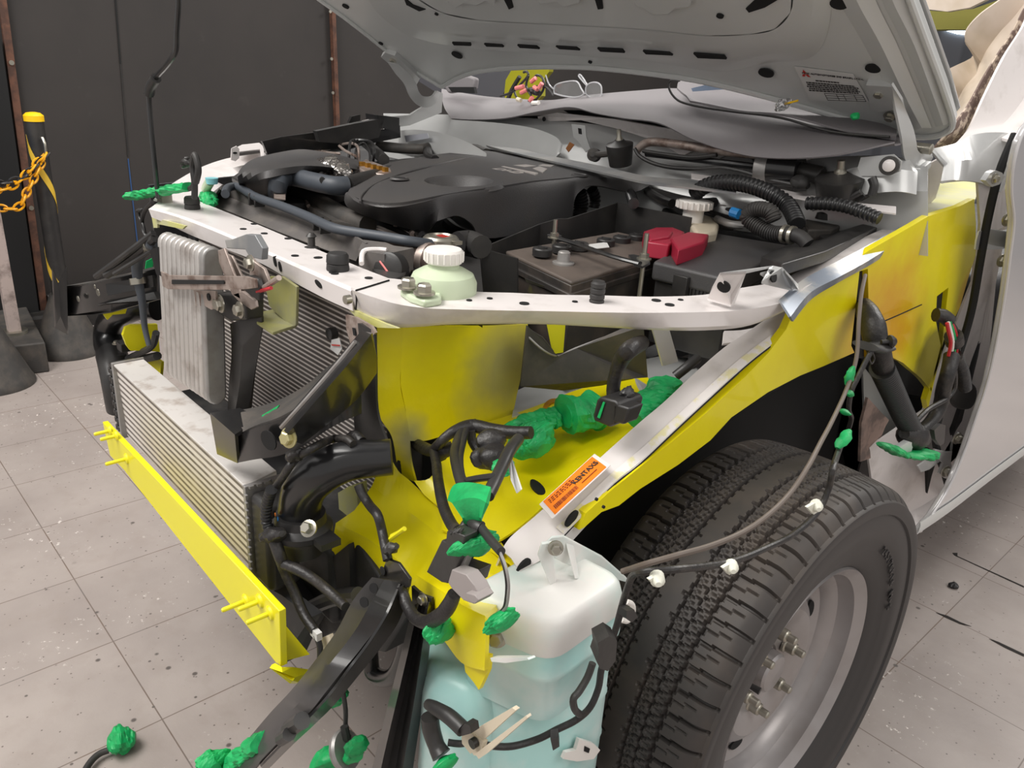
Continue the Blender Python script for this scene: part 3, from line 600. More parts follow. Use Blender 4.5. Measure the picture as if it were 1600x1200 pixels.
def text(s, o, ux, uy, size, m, name, par, h=.0004, bold=0):
    """lettering as a flat mesh standing on a surface: o = origin, ux / uy = writing directions"""
    c = bpy.data.curves.new(name, 'FONT'); c.body = s; c.size = size; c.extrude = h; c.offset = bold
    c.align_x = 'CENTER'; c.align_y = 'CENTER'
    t = bpy.data.objects.new(name, c); link(t); dg = bpy.context.evaluated_depsgraph_get(); me = bpy.data.meshes.new_from_object(t.evaluated_get(dg))
    bpy.data.objects.remove(t); me.materials.clear(); me.materials.append(m)
    X = ux.normalized(); Z = X.cross(uy).normalized(); Y = Z.cross(X)
    me.transform(Matrix(((X.x, Y.x, Z.x, o.x), (X.y, Y.y, Z.y, o.y), (X.z, Y.z, Z.z, o.z), (0, 0, 0, 1))))
    k = link(bpy.data.objects.new(name, me)); k.parent = par
    if par is not None and par.type == 'EMPTY': k.matrix_parent_inverse = Matrix.Translation(-par.location)
    return k
ux = lab_pt(1, .2) - lab_pt(0, .2); uy = lab_pt(.5, 0) - lab_pt(.5, 1)
text('MMC AUTOMOTORES DO BRASIL LTDA.', lab_pt(.6, .17), ux, uy, .0064, ink, 'label_heading', hood)
b = B(redink)
for q in (((.13, .07), (.155, .14), (.13, .21), (.105, .14)), ((.13, .21), (.105, .28), (.06, .28), (.085, .21)), ((.13, .21), (.175, .21), (.20, .28), (.155, .28))):
    b.slab([lab_pt(*k) for k in q], -hn * .0004)
b.build('label_mark', hood)
# hinges are bolted to hood and body
t = hood
b = B(silver); b.slab(L('1360,130,h.004 1392,132 1395,140 1397,152 1401,166 1398,163 1375,168 1366,164'), hn * .003)
grid(b, ['1393,132,x.63 1398,162,x.63 1404,190,x.635 1409,215,x.64 1414,248,x.64 1428,270,x.64 1446,266,x.64 1458,246,x.64', '1408,156,x.64 1418,178,x.64 1427,200,x.645 1432,222,x.65 1434,234,x.65 1440,240,x.65 1446,236,x.65 1452,226,x.65'], 6).build('hinge_arm', t, solid=.005)
B(silver).slab(L('1425,262,x.655 1440,264 1456,252 1454,262 1446,270 1432,272'), V((-.02, 0, 0))).build('hinge_base', t, bev=.001)
B(zinc).lathe(P(1452, 233, 'x', .66), (1, 0, 0), [(.010, -.03), (.010, .004), (.007, .006)], 16).build('hinge_pin', t)
for u, v in ((1374, 144), (1391, 181)): B(zinc).bolt(P(u, v, 'h', .006), hn, .009).build('hinge_bolt', t)
t = hood
b = B(silver); b.slab(L('600,86,h.003 606,80 618,84 640,103 655,118 650,128 630,112 612,96'), hn * .004)
grid(b, ['606,98,x-.66 618,115,x-.66 632,132,x-.66 640,150,x-.66 652,164,x-.66 668,168,x-.66 682,160,x-.66 688,144,x-.66', '622,100,x-.65 640,116,x-.65 650,130,x-.65 654,142,x-.65 660,150,x-.65 668,152,x-.65 676,150,x-.65 682,142,x-.65'], 6).build('hinge_arm', t, solid=.005)
for u, v in ((615, 92), (642, 119)): B(zinc).bolt(P(u, v, 'h', .008), hn, .010).build('hinge_bolt', t)
# prop rod
t = thing('hood_prop_rod', 'slim black prop rod rising from the far corner of the crossmember to the hood', 'prop rod', P(247, 308, 'z', 1.0))
pr = L('247,310,y-.53 243,270 238,220 233,160 234,142 241,124 262,100 274,80 276,50 279,0 281,-50 282,-110,y-.53')
B(blkg).tube(pr, .0048, n=10, k=4).build('rod', t); B(blk).tube(L('233,147,y-.53 236,135 244,122'), .0095, n=12, k=3).build('sleeve', t, label='rubber grip sleeve')
B(zinc).box(P(257, 309, 'z', 1.01), .03, .02, .02).build('pivot_clip', t)
# ================================================================ front wheel
def wheel():
    cx, cz, R = .775, .37, .372
    t = link(bpy.data.objects.new('front_wheel', None)); t.location = (cx, 0, 0); t.parent = body; t.matrix_parent_inverse = Matrix.Translation(-body.location); t['label'] = 'black all-terrain tyre on a grey steel rim'
    hw = .122; NS = 66; per = 14; NP = NS * per; prof = []
    xs = [-hw + 2 * hw * i / 88 for i in range(89)]
    def ribs(x, ph):
        """depth of the tread at lateral position x (outer side +) and pitch phase ph, pitch number"""
        k, f = divmod(ph, 1.0); ax = abs(x); s = 1 if x > 0 else -1; d = 0.
        z = .0030 * (1 if (f * 2) % 1 < .5 else -1)
        if abs(ax - .0215 - .0012 * (1 if (f * 2) % 1 < .5 else -1)) < .0021: d = .008      # grooves beside the centre rib
        if abs(ax - .043 - .001 * (1 if (f * 2 + .25) % 1 < .5 else -1)) < .0017: d = max(d, .007)
        if abs(ax - .064 - z * .4) < .0024: d = max(d, .0085)
        if .0215 < ax < .064:
            g = (f * 2 + (x * s) * 22) % 1
            if g < .15 and abs(ax - .043) > .004: d = max(d, .005 if g < .12 else .003)
            if abs(g - .58) < .07 and abs((ax % .0215) - .011) < .005: d = max(d, .003)
        if ax >= .064:
            sh = .10 * (1 if ax > .084 else 0)
            g = (f * 1.0 + sh + (.5 if s < 0 else 0)) % 1
            if g < .13: d = max(d, .0085)
            g2 = (f + sh * 1.6 + .5 + (.5 if s < 0 else 0)) % 1
            if g2 < .07 and ax < .102: d = max(d, .0035)
        if .012 < ax < .0195:
            if (f + .3 * s) % 1 < .10: d = max(d, .005)
        return d
    rs = []
    for i in range(NP):
        a = 2 * math.pi * i / NP; ring = []
        # inner sidewall -> tread -> outer sidewall
        ring += [(cx - .095, .222), (cx - .112, .25), (cx - .122, .29), (cx - .124, .325)]
        for x in xs:
            ax = abs(x); q = ax / hw
            r = R - .009 * q ** 2 - (.013 * max(0, (q - .82) / .18) ** 2)
            d = ribs(x, i / per) * (1 if q < .97 else .5); ring.append((cx + x * 1.0, r - d))
        ring += [(cx + .1245, .3495), (cx + .1275, .3475), (cx + .1285, .344), (cx + .1275, .336), (cx + .1265, .327), (cx + .1225, .325), (cx + .124, .318), (cx + .1235, .30), (cx + .1215, .282), (cx + .1195, .279), (cx + .1165, .262), (cx + .1145, .259), (cx + .109, .244), (cx + .104, .232), (cx + .099, .224), (cx + .094, .2185), (cx + .085, .214)]
        rs.append([V((x, r * math.cos(a), cz + r * math.sin(a))) for x, r in ring])
    b = B(tyrem); n = len(rs[0]); b.v = [p for r in rs for p in r]; b.ms.append(sidem)
    for j in range(NP):
        k = (j + 1) % NP
        for i in range(n - 1): b.f.append((j * n + i, j * n + i + 1, k * n + i + 1, k * n + i)); b.mi.append(1 if i > 93 or i < 4 else 0)
    b.build('tyre', t, smooth=28)
    # rim: barrel, flange and dish
    c = V((cx, 0, cz)); X = V((1, 0, 0))
    b = B(rimm); b.lathe(c, X, [(.19, -.09), (.214, -.085), (.217, -.09), (.206, -.07), (.19, -.05), (.178, -.02), (.178, .03), (.186, .05), (.198, .058), (.2025, .072), (.2035, .086), (.212, .093), (.2185, .099), (.2200, .095), (.2150, .088), (.2125, .085)], 96, caps=False)
    b.build('rim_barrel', t, solid=.0015)
    b = B(rimm); b.lathe(c, X, [(.180, .036), (.172, .030), (.160, .024), (.148, .027), (.135, .040), (.118, .050), (.098, .046), (.080, .036), (.066, .030), (.050, .028), (.043, .030), (.041, .026), (.0, .026)], 96, caps=False)
    b.mat(dark)
    for k in range(12):
        a = k * math.pi / 6 + .32
        b.disc(c + V((.0275, .158 * math.cos(a), .158 * math.sin(a))), (1, -.1 * math.cos(a), -.1 * math.sin(a)), .020, .009, .002, (0, -math.sin(a), math.cos(a)))
    b.build('rim_dish', t)
    b = B(rimm); b.lathe(c, X, [(.036, .02), (.036, .050), (.032, .054), (.0, .056)], 40, caps=False).build('hub', t)
    for k in range(6):
        a = k * math.pi / 3 + .2; p = c + V((.031, .0695 * math.cos(a), .0695 * math.sin(a)))
        g = B(zinc); g.lathe(p, X, [(.015, 0), (.0145, .004), (.0115, .006), (.0115, .020), (.010, .022), (.007, .023), (.007, .036), (.005, .038)], 12).build('wheel_nut', t)
    p = c + V((.045, -.152, .08)); B(blk).tube([p, p + V((.03, .012, -.006)), p + V((.05, .016, -.008))], [.005, .0045, .006], n=10, k=3).build('valve_stem', t)
    # raised lettering on the sidewall, size code only
    for k, ch in enumerate('245/70R16 M+S'):
        a = .95 - k * .062; rr = .268; p = c + V((.1205, rr * math.cos(a), rr * math.sin(a)))
        rad = V((0, math.cos(a), math.sin(a))); tan = V((0, math.sin(a), -math.cos(a)))
        if ch != ' ': text(ch, p, tan, rad, .020, sidem, 'sidewall_letter', t, .001, .0004)
    return t
wheel()
# ================================================================ coolers and front end
t = thing('radiator', 'grey finned radiator behind the crossmember with horizontal tubes', 'radiator', (0, -.45, .5))
core = mat('radiator_fins', (96, 90, 88), .5, metal=.1, wave=(2, .0088, (226, 218, 212), .26), mix=((80, 70, 64), 18, .5, .7), bump=(300, .3))
B(core).box((.01, -.445, .72), .70, .03, .50).build('core', t)
B(blk).box((.375, -.445, .72), .04, .045, .52).build('side_tank', t, bev=.006); B(blk).box((-.355, -.445, .72), .04, .045, .52).build('side_tank', t, bev=.006)
shroudm = mat('dusty_shroud', (92, 88, 86), .6, mix=((112, 106, 100), 14, .45, .7), bump=(120, .2)); b = B(shroudm); r0 = L('337,307,z1.0 345,297 357,293 440,325 520,357 572,380'); 
grid(b, ['345,297,z1.025 358,292 440,318 520,350 571,380', '337,309,z1.0 345,303 420,334 500,366 562,396', '338,327,z.985 352,328 420,356 490,383 556,408'], 6); b.slab(L('571,380,z1.02 600,383 612,388 640,392 600,400 575,396 565,393'), V((0, 0, -.03)))
b.build('top_shroud', t, solid=.004, label='dusty black top shroud')
for u, v in ((487, 388), ):
    B(blk).lathe(P(u, v, 'z', 1.0), (0, 0, 1), [(.014, -.004), (.012, .002), (.006, .004), (.006, .018), (.009, .02), (.004, .026)], 14).build('push_clip', t)
b = B(white); b.tube(L('565,412,z1.01 566,397,z1.02 572,391,z1.025 590,390 604,391'), .004, n=8, k=4); b.build('edge_pipe', t, label='thin white bent pipe')
# radiator cap and neck
B(blk).lathe(P(689, 398, 'z', 1.0), (0, 0, 1), [(.022, -.03), (.022, .0), (.025, .004), (.025, .012)], 20).build('filler_neck', t)
b = B(zinc); c = P(689, 374, 'z', 1.025); b.lathe(c, (0, 0, 1), [(.027, -.008), (.030, -.006), (.030, .002), (.026, .006), (.020, .007), (.018, .004), (.0, .004)], 28); b.box(c + V((.028, .008, 0)), .02, .014, .006)
b.mat(redink)
for k in range(5): b.box(c + V((-.008 + .004 * k, .004, .0055)), .002, .014, .001)
b.build('pressure_cap', t)
b = B(rust); b.tube(L('612,393,z1.0 640,400 668,405 690,412'), .026, n=18, k=3); b.mat(steel); b.tube(L('641,401,z1.0 652,403'), .0275, n=18, k=2); b.tube(L('662,404,z1.0 672,406'), .0275, n=18, k=2); b.build('top_hose', t, label='dusty brown hose with clamp')
# overflow pipe clipped on top of the shroud
t = thing('overflow_hose', 'thin grey hose clipped along the top of the radiator shroud', 'hose', P(355, 297, 'z', 1.03))
B(hosem).tube(L('352,303,z1.03 356,294 372,292 400,308 440,322 480,338 520,356 560,364 600,370 640,377 676,382,z1.02'), .0085, n=12, k=5).build('tube', t)
for u, v in ((396, 306), (405, 309), (497, 344), (508, 349)):
    p = P(u, v, 'z', 1.03); B(blk).box(p + V((0, 0, -.006)), .005, .022, .024).build('clip', t, bev=.002)
# oil cooler: ten upright plates
t = thing('oil_cooler', 'ribbed aluminium oil cooler of ten round-topped plates in front of the radiator', 'cooler', P(320, 620, 'y', -.6))
for k in range(10):
    f = k / 9; p0 = P(319 - f * 66, 388 - f * 22, 'y', -.60); x = p0.x
    zt = P(319 - f * 66, 386 - f * 22, 'y', -.60).z; zb = P(316 - f * 62, 622 - f * 42, 'y', -.612).z
    prof = []; yc, hw_ = -.590, .017
    for q in range(9): a = math.pi * q / 8; prof.append((yc + hw_ * math.cos(a), zt - hw_ + hw_ * math.sin(a)))
    for q in range(9): a = math.pi + math.pi * q / 8; prof.append((yc - .012 + hw_ * math.cos(a), zb + hw_ + hw_ * math.sin(a)))
    wd = .0078
    B(alu if k else alud).loft([V((x - wd, y, z)) for y, z in prof], [V((x + wd * (1.0), y, z)) for y, z in prof]).build('plate', t, bev=.0035, seg=3)
B(bay).box((P(284, 380, 'y', -.6).x - .02, -.59, .865), .15, .020, .22).build('fin_core', t)
B(alud).lathe(P(238, 380, 'y', -.6), (-1, 0, 0), [(.008, 0), (.008, .025)], 12).build('pipe_stub', t)
# cooler hose on the far side
t = thing('cooler_hose', 'black hose with worm clamp dropping beside the oil cooler', 'hose', P(222, 420, 'y', -.6))
B(hosem).tube(L('240,381,y-.60 226,388 216,402 214,420 217,445 222,470 226,510 233,540'), [.012, .012, .011, .010, .008, .006, .005], n=12).build('tube', t)
for s_ in ('237,382,y-.60 229,386', '214,434,y-.60 216,444'): B(zinc).tube(L(s_), .0145, n=16, k=1).build('clamp', t)
# hood latch and its lever bracket
t = thing('hood_latch', 'worn steel hood latch with long slotted lever hanging from the crossmember', 'latch', P(375, 430, 'y', -.6))
b = B(steel); b.sl('251,424,y-.625 262,430 384,432 398,436 399,450 384,452 340,453 262,452 254,447', .004); b.mat(dark).sl('268,437,y-.627 350,438 350,444 268,444', .001); b.build('lever', t, bev=.001)
b = B(blkg); b.sl('234,391,y-.61 246,386 250,424 262,436 256,446 244,428', .003).build('lever_arm', t)
b = B(steel); b.sl('300,453,y-.61 337,455 337,482 330,484 320,478 302,478', .003); b.mat(dark).disc(P(326, 464, 'y', -.611), (0, -1, 0), .006); b.build('lever_plate', t)
b = B(steel); b.sl('340,391,y-.60 350,388 362,420 372,446 376,468 362,460 350,430 342,410', .004); b.sl('352,396,y-.585 362,400 380,438 382,462 370,440', .004); b.build('latch_side', t, bev=.001)
b = B(steel); b.sl('388,398,y-.60 396,408 412,420 420,440 419,450 405,462 396,455 390,430', .005); b.sl('362,460,y-.60 378,455 398,470 400,480 392,484 372,470', .005); b.build('latch_plate', t, bev=.001)
B(blk).sl('372,432,y-.612 392,430 402,436 406,450 404,470 392,464 376,448', .008).build('latch_pawl', t, bev=.002)
b = B(zinc); b.bolt(P(392, 411, 'y', -.612), (0, -1, 0), .008); b.bolt(P(345, 474, 'y', -.60), (0, -1, 0), .010); b.each('latch_bolt', t)
b = B(wred); b.tube(L('402,456,y-.61 424,450'), .0025, k=1); b.build('latch_cable_tip', t, label='red cable tip')
b = B(steel); b.tube(L('400,458,y-.605 418,446 436,434'), .004, k=2); b.build('release_rod', t)
b = B(greym); b.sl('351,375,y-.575 362,374 384,366 398,367 410,388 409,406 396,403 388,399 383,390 354,388', .01); b.build('latch_mount', t, bev=.001)
b = B(blk); b.sl('330,458,y-.59 372,460 384,466 384,500 360,502 335,485', .03).build('latch_box', t, bev=.003)
for u, v in ((346, 476), (376, 484)): B(zinc).bolt(P(u, v, 'y', -.605), (0, -1, 0), .009).build('box_bolt', t)
t = thing('centre_brace', 'black pressed steel brace running down from the hood latch before the radiator', 'brace', P(380, 560, 'y', -.55))
grid(B(blk), ['364,505,y-.56 366,530 366,560 362,600 360,650', '378,500,y-.575 384,530 382,560 378,600 370,650', '400,470,y-.56 412,495 408,530 398,580 386,650'], 5).build('brace_body', t, solid=.005)
b = B(dusty); b.tube(L('405,490,y-.54 402,530 394,580 388,640'), .006, n=8); b.build('brace_seam', t)
# primed green angle plate under the latch
t = thing('primed_bracket', 'greenish primed steel angle bracket under the crossmember beside the latch', 'bracket', P(440, 500, 'y', -.55))
B(olive).sl('412,432,y-.53 440,432 463,448 462,508 458,513 436,494 420,478', .005).build('upright', t, bev=.001)
b = B(olive); b.slab(L('386,492,z.905 430,482 462,508 426,519'), V((0, 0, -.005))); b.build('shelf', t, bev=.001)
# second core strip seen at right of radiator with tag
t = thing('pressure_switch', 'black sensor with small white tag on the radiator side tank', 'sensor', P(526, 522, 'y', -.47))
B(blk).lathe(P(524, 520, 'y', -.47), (0, -1, 0), [(.010, 0), (.010, .012), (.007, .014)], 14).build('sensor_body', t)
b = B(labelm); b.sl('518,531,y-.482 530,528 534,545 528,555 516,545', .001); b.mat(redink).sl('518,538,y-.484 531,539 531,541 518,540', .0005); b.build('white_tag', t)
# intercooler
t = thing('intercooler', 'long aluminium intercooler with pale top plate and horizontal fins behind the yellow beam', 'intercooler', (-.03, -.63, .55))
ic = mat('intercooler_fins', (112, 104, 100), .5, metal=.1, wave=(2, .0138, (224, 218, 212), .16), mix=((160, 150, 142), 22, .5, .7))
A0, A1 = P(178, 572, 'z', .70), P(382, 762, 'z', .70); Bb0, Bb1 = P(222, 561, 'z', .70), P(432, 738, 'z', .70)
zb = .545
dn = V((0, .004, -(.70 - zb)))
B(ic).loft([A0 + V((0, .004, 0)), A1 + V((0, .004, 0)), Bb1, Bb0], [A0 + dn + V((.0, .004, 0)), A1 + dn + V((0, .004, 0)), Bb1 + dn, Bb0 + dn]).build('core', t)
B(alulight).loft([p + V((0, 0, .003)) for p in (A0, A1, Bb1, Bb0)], [p - V((0, 0, .001)) for p in (A0, A1, Bb1, Bb0)]).build('top_plate', t, bev=.0008)
b = B(alu); b.box((A0 + A1) / 2 + V((0, 0, -.156)), (A1 - A0).length, .004, .005)
for q in range(0): pass
b.build('bottom_rail', t)
b = B(alud)
for e, sgn in ((A0, -1), (A1, 1)):
    b.box(e + V((sgn * .004, .028, -.077)), .008, .062, .165)
b.each('header_plate', t, bev=.001)
b = B(alud)
for k in range(12): b.box(A1 + V((.010, -.003, -.01 - k * .0128)), .006, .004, .007)
for k in range(5): b.box(A1 + V((.010, .006 + k * .012, .004)), .006, .007, .004)
b.each('crimp_tab', t)
c = A1 + V((.035, .028, -.08)); B(blk).box(c, .055, .052, .150).build('end_tank', t, bev=.01, seg=3)
c0 = A0 + V((-.022, .025, -.078)); b = B(blk); b.box(c0, .03, .05, .15)
for k in range(8):
    for j in range(2): b.box(c0 + V((-.006 + j * .012, -.027, -.065 + k * .018)), .008, .004, .012)
b.build('end_tank', t, bev=.003)
# big intake hoses
t = thing('charge_air_hose', 'thick glossy black elbow hose between the intercooler and the near radiator side panel', 'hose', P(485, 820, 'y', -.6))
hm = mat('elbow_hose_rubber', (30, 30, 31), .3, coat=.25)
B(hm).tube(L('612,714,y-.555 590,716,y-.57 545,720,y-.60 505,736,y-.625 477,762,y-.635 468,792,y-.635 468,806,y-.635'), [.0240, .0245, .0265, .029, .030, .0295, .029], n=28, k=8).build('elbow', t)
c = P(470, 812, 'y', -.635); b = B(blk); b.lathe(c + V((0, 0, -.05)), (0, 0, 1), [(.030, 0), (.034, .022), (.040, .03), (.044, .034), (.044, .042), (.036, .05), (.034, .062)], 30)
b.box(c + V((.04, .01, -.012)), .05, .03, .01); b.build('outlet_flange', t)
B(zinc).bolt(P(483, 826, 'y', -.66), (.3, -.6, .5), .008, .01).build('flange_bolt', t)
b = B(orange); b.disc(P(430, 804, 'y', -.668), (-.4, -1, 0), .0025); b.mat(bluem).disc(P(434, 811, 'y', -.668), (-.4, -1, 0), .0035); b.build('paint_dots', t)
t = thing('charge_air_hose', 'thick black elbow hose at the far side of the intercooler before yellow panels', 'hose', P(180, 530, 'y', -.55))
B(hm).tube(L('247,480,y-.50 225,478,y-.52 200,483,y-.55 180,495,y-.56 170,515,y-.57 170,540,y-.58 176,560,y-.59'), [.030, .030, .032, .032, .032, .032, .03], n=26, k=8).build('elbow', t)
b = B(blk); b.box(P(175, 547, 'y', -.59), .105, .03, .008, None); b.box(P(197, 540, 'y', -.59), .03, .03, .02); b.build('clamp_plate', t, bev=.002)
B(zinc).bolt(P(182, 537, 'y', -.60), (0, 0, 1), .006).build('flange_bolt', t)
b = B(blk); b.tube(L('175,556,y-.59 180,590,y-.61 186,640'), [.034, .03, .026], n=20, k=3).build('lower_pipe', t)
t = thing('air_pipe', 'rubber pipe and wires between far elbow hose and oil cooler', 'hose', P(230, 545, 'y', -.6))
b = B(rub); b.tube(L('200,560,y-.58 215,553 232,545 240,536 244,520'), .007, k=4); b.tube(L('196,570,y-.57 220,562 246,556'), .009, k=4); b.build('tube', t)
# far side yellow panels seen past the hose
b = B(yelbeam); b.slab(L('163,493,x-.42 166,480 180,476 200,478 196,490 176,492 168,500'), V((-.01, 0, 0))); b.slab(L('192,524,x-.38 196,512 206,508 246,507 250,550 230,548 204,548 198,540'), V((-.01, 0, 0)))
b.sl('225,570,y-.56 240,558 252,566 250,590 240,600', .006); b.build('far_front_panel', body)
# bumper beam
t = thing('bumper_mount_beam', 'bright yellow flat steel beam with welded studs, lowest at the front', 'beam', (.12, -.71, .55))
b = B(yelbeam); b.sl('160,659,y-.712 168,668 240,744 330,841 436,955 439,1042 432,1036 330,905 240,790 196,737 172,712', .010); b.build('plate', t, bev=.001)
b = B(yelbeam); b.slab(L('196,737,y-.712 240,790 330,905 432,1036'), V((0, .05, -.012))).build('lower_flange', t)
b = B(yelbeam); b.add(L('430,1036,y-.715 440,1042,y-.715 452,1043,y-.70 455,1055,y-.70 453,1068,y-.71 428,1043,y-.715 486,1046,y-.66 480,1060,y-.665 470,1068,y-.68'), [(0, 1, 2, 3, 4, 5), (2, 3, 4, 8, 7, 6)]); b.build('end_foot', t, solid=.005)
for u, v, s in ((164, 676, 1), (174, 684, 1), (190, 720, 1.3), (376, 942, 1.25), (398, 942, 1.1), (414, 961, 1.2)):
    p = P(u + 8, v - 3, 'y', -.712); b = B(yelbeam); b.lathe(p, (0, -1, 0), [(.011, 0), (.009, .003), (.0035, .004), (.0035, .026 * s), (.0025, .028 * s)], 12); b.build('stud', t)
# bumper brackets (box arms)
def arm(pts_top, lab, sgn):
    pass
t = thing('bumper_bracket', 'near black steel box bracket with diagonal channel brace above the intercooler', 'bracket', P(400, 690, 'z', .79))
b = B(blkg)
b.add(L('333,648,z.795 375,641,z.795 405,657,z.795 372,682,z.795') + L('343,708,y-.665 375,722,y-.665') , [(0, 1, 2, 3), (0, 3, 5, 4)])
q = L('333,648,z.795 372,682,z.795 375,722,y-.665 343,708,y-.665')
b.build('end_box', t, solid=.004)
upr = L('372,682,y-.665 400,668,y-.66 440,654,y-.645 480,630,y-.625 520,600,y-.60 560,572,y-.56')
b = B(blkg); grid(b, [upr, L('375,722,y-.665 405,716,y-.66 437,710,y-.645 475,695,y-.625 525,662,y-.60 562,645,y-.56')], 4).build('side_plate', t, solid=.004)
b = B(dusty); grid(b, [upr, L('333,648,z.795 390,641,z.795 436,628,z.80 480,604,z.825 515,575,z.85 556,548,z.87')], 4).build('top_flange', t, solid=.003)
b = B(blkg); grid(b, ['440,668,y-.67 480,622,y-.655 530,565,y-.63 570,518,y-.61', '455,672,y-.675 492,630,y-.66 540,575,y-.64 582,520,y-.615', '460,686,y-.66 505,645,y-.645 550,598,y-.62 586,560,y-.59', '470,690,y-.64 515,655,y-.63 555,620,y-.60 585,580,y-.575'], 6); b.build('diagonal_channel', t, solid=.004)
b = B(alud); b.tube(L('440,668,y-.675 482,621,y-.66 530,566,y-.637 556,534,y-.625'), .0032, n=8, k=4); b.build('worn_edge', t, label='bare metal worn edge')
B(mat('plated_bolt', (196, 188, 140), .35, metal=.7)).bolt(P(452, 684, 'y', -.675), (.3, -1, .2), .009).build('bracket_bolt', t)
b = B(dark); b.disc(P(517, 642, 'y', -.60), (0, -1, 0), .005); b.disc(P(420, 688, 'y', -.662), (0.2, -1, 0), .016, .014, .001); b.each('pressed_hole', t)
t = thing('side_support', 'black radiator side support behind the near bumper bracket', 'bracket', P(575, 600, 'y', -.52))
b = B(blk); grid(b, ['546,500,y-.50 552,560,y-.50 556,640,y-.50 560,700,y-.50', '566,505,y-.53 570,560,y-.53 572,630,y-.53 576,700,y-.53', '588,516,y-.525 590,560 592,640 608,690,y-.53'], 5); b.build('upright', t, solid=.004)
b = B(steel); b.sl('540,492,y-.53 556,496 580,510 586,520 575,534 558,560 548,540 541,514', .004); b.mat(dark).sl('550,512,y-.532 554,513 556,525 552,524', .001); b.build('top_plate', t)
B(zinc).tube(L('560,582,y-.54 568,580'), .006, k=1).build('pin', t)
b = B(yelfade); b.slab(L('545,760,y-.50 556,756 560,800 548,820 530,800 528,770'), V((0, .02, 0))).build('faded_leg', t)
t = thing('bumper_bracket', 'far black steel box bracket with thin diagonal brace beside the yellow-capped post', 'bracket', P(165, 450, 'z', .79))
upf = L('96,450,y-.67 130,446,y-.66 165,437,y-.635 205,428,y-.60 246,418,y-.56')
b = B(blkg); grid(b, [upf, L('98,494,y-.67 130,489,y-.66 165,482,y-.635 205,472,y-.60 246,462,y-.56')], 4); b.slab(L('96,450,y-.67 98,494,y-.67 90,488,y-.64 88,446,y-.64'), V((.003, 0, 0))); b.build('side_plate', t, solid=.004)
b = B(dusty); grid(b, [upf, [p + V((0, .055, .004)) for p in upf]], 4).build('top_flange', t, solid=.003)
b = B(blk); b.tube(L('150,432,y-.66 200,395,y-.63 240,364,y-.60'), .006, n=8, k=3); b.tube(L('166,430,y-.65 206,402,y-.62 242,372,y-.60'), .008, n=8, k=3); b.tube(L('178,428,y-.65 214,406,y-.62 242,388,y-.60'), .004, n=8, k=3); b.build('diagonal_brace', t)
b = B(zinc); b.disc(P(122, 467, 'y', -.672), (0, -1, 0), .008, .006); b.disc(P(153, 457, 'y', -.66), (0, -1, 0), .009, .007); b.disc(P(148, 448, 'y', -.66), (0, -1, 0), .004); b.each('bracket_bolt', t)
b = B(blkg); b.sl('165,444,y-.645 238,430,y-.575 240,448,y-.575 168,462,y-.645', .004).build('pressed_panel', t)
b = B(blk); b.sl('100,480,y-.675 165,474,y-.64 240,456,y-.57 246,468,y-.57 165,490,y-.64 104,494,y-.675', .01).build('lower_flange', t)
# hanging arms at the bottom
t = thing('bumper_side_arm', 'long dusty black steel arm hanging towards the floor from the yellow front member', 'arm', P(500, 1050, 'y', -.75))
arm_m = mat('dusty_black_steel', (58, 56, 56), .45, coat=.2, mix=((40, 39, 39), 7, .45, .65))
b = B(arm_m); grid(b, ['585,905,y-.63 556,940,y-.66 530,988,y-.68 500,1030,y-.70 463,1077,y-.74 430,1112,y-.755 400,1147,y-.77 355,1200,y-.79 300,1265,y-.81', '602,910,y-.645 578,952,y-.675 552,996,y-.69 522,1036,y-.715 487,1082,y-.75 455,1117,y-.765 425,1150,y-.78 380,1200,y-.80 325,1264,y-.82', '622,912,y-.63 602,958,y-.66 576,1000,y-.68 546,1040,y-.705 512,1085,y-.745 480,1120,y-.76 450,1150,y-.775 406,1195,y-.795 352,1260,y-.81'], 5).build('arm_plate', t, solid=.004)
b = B(blkg); grid(b, ['622,912,y-.632 602,958,y-.662 576,1000,y-.682 546,1040,y-.707 512,1085,y-.747 480,1120,y-.762 450,1150,y-.777 406,1195,y-.797', '640,905,y-.60 622,965,y-.63 592,1010,y-.65 560,1050,y-.68 522,1096,y-.72 488,1130,y-.74 458,1158,y-.755 414,1202,y-.77'], 5).build('arm_side', t, solid=.003)
b = B(blkg); b.sl('604,873,y-.628 622,880 640,905 638,918 612,925 588,910 596,895', .004); b.mat(dark); b.disc(P(598, 892, 'y', -.63), (0, -1, 0), .006); b.build('arm_head', t, bev=.001)
b = B(dark); b.disc(P(584, 919, 'y', -.668), (.3, -1, .3), .006); b.disc(P(569, 941, 'y', -.69), (.3, -1, .3), .006); b.build('arm_holes', t)
b = B(blk); b.tube(L('452,1140,y-.77 462,1132 472,1126'), .010, n=10, k=2); b.tube(L('440,1155,y-.78 452,1147'), .008, n=10, k=2); b.build('arm_clip', t)
t = thing('front_strut_channel', 'black grooved steel channel hanging upright left of the washer tank', 'channel', P(630, 1060, 'y', -.6))
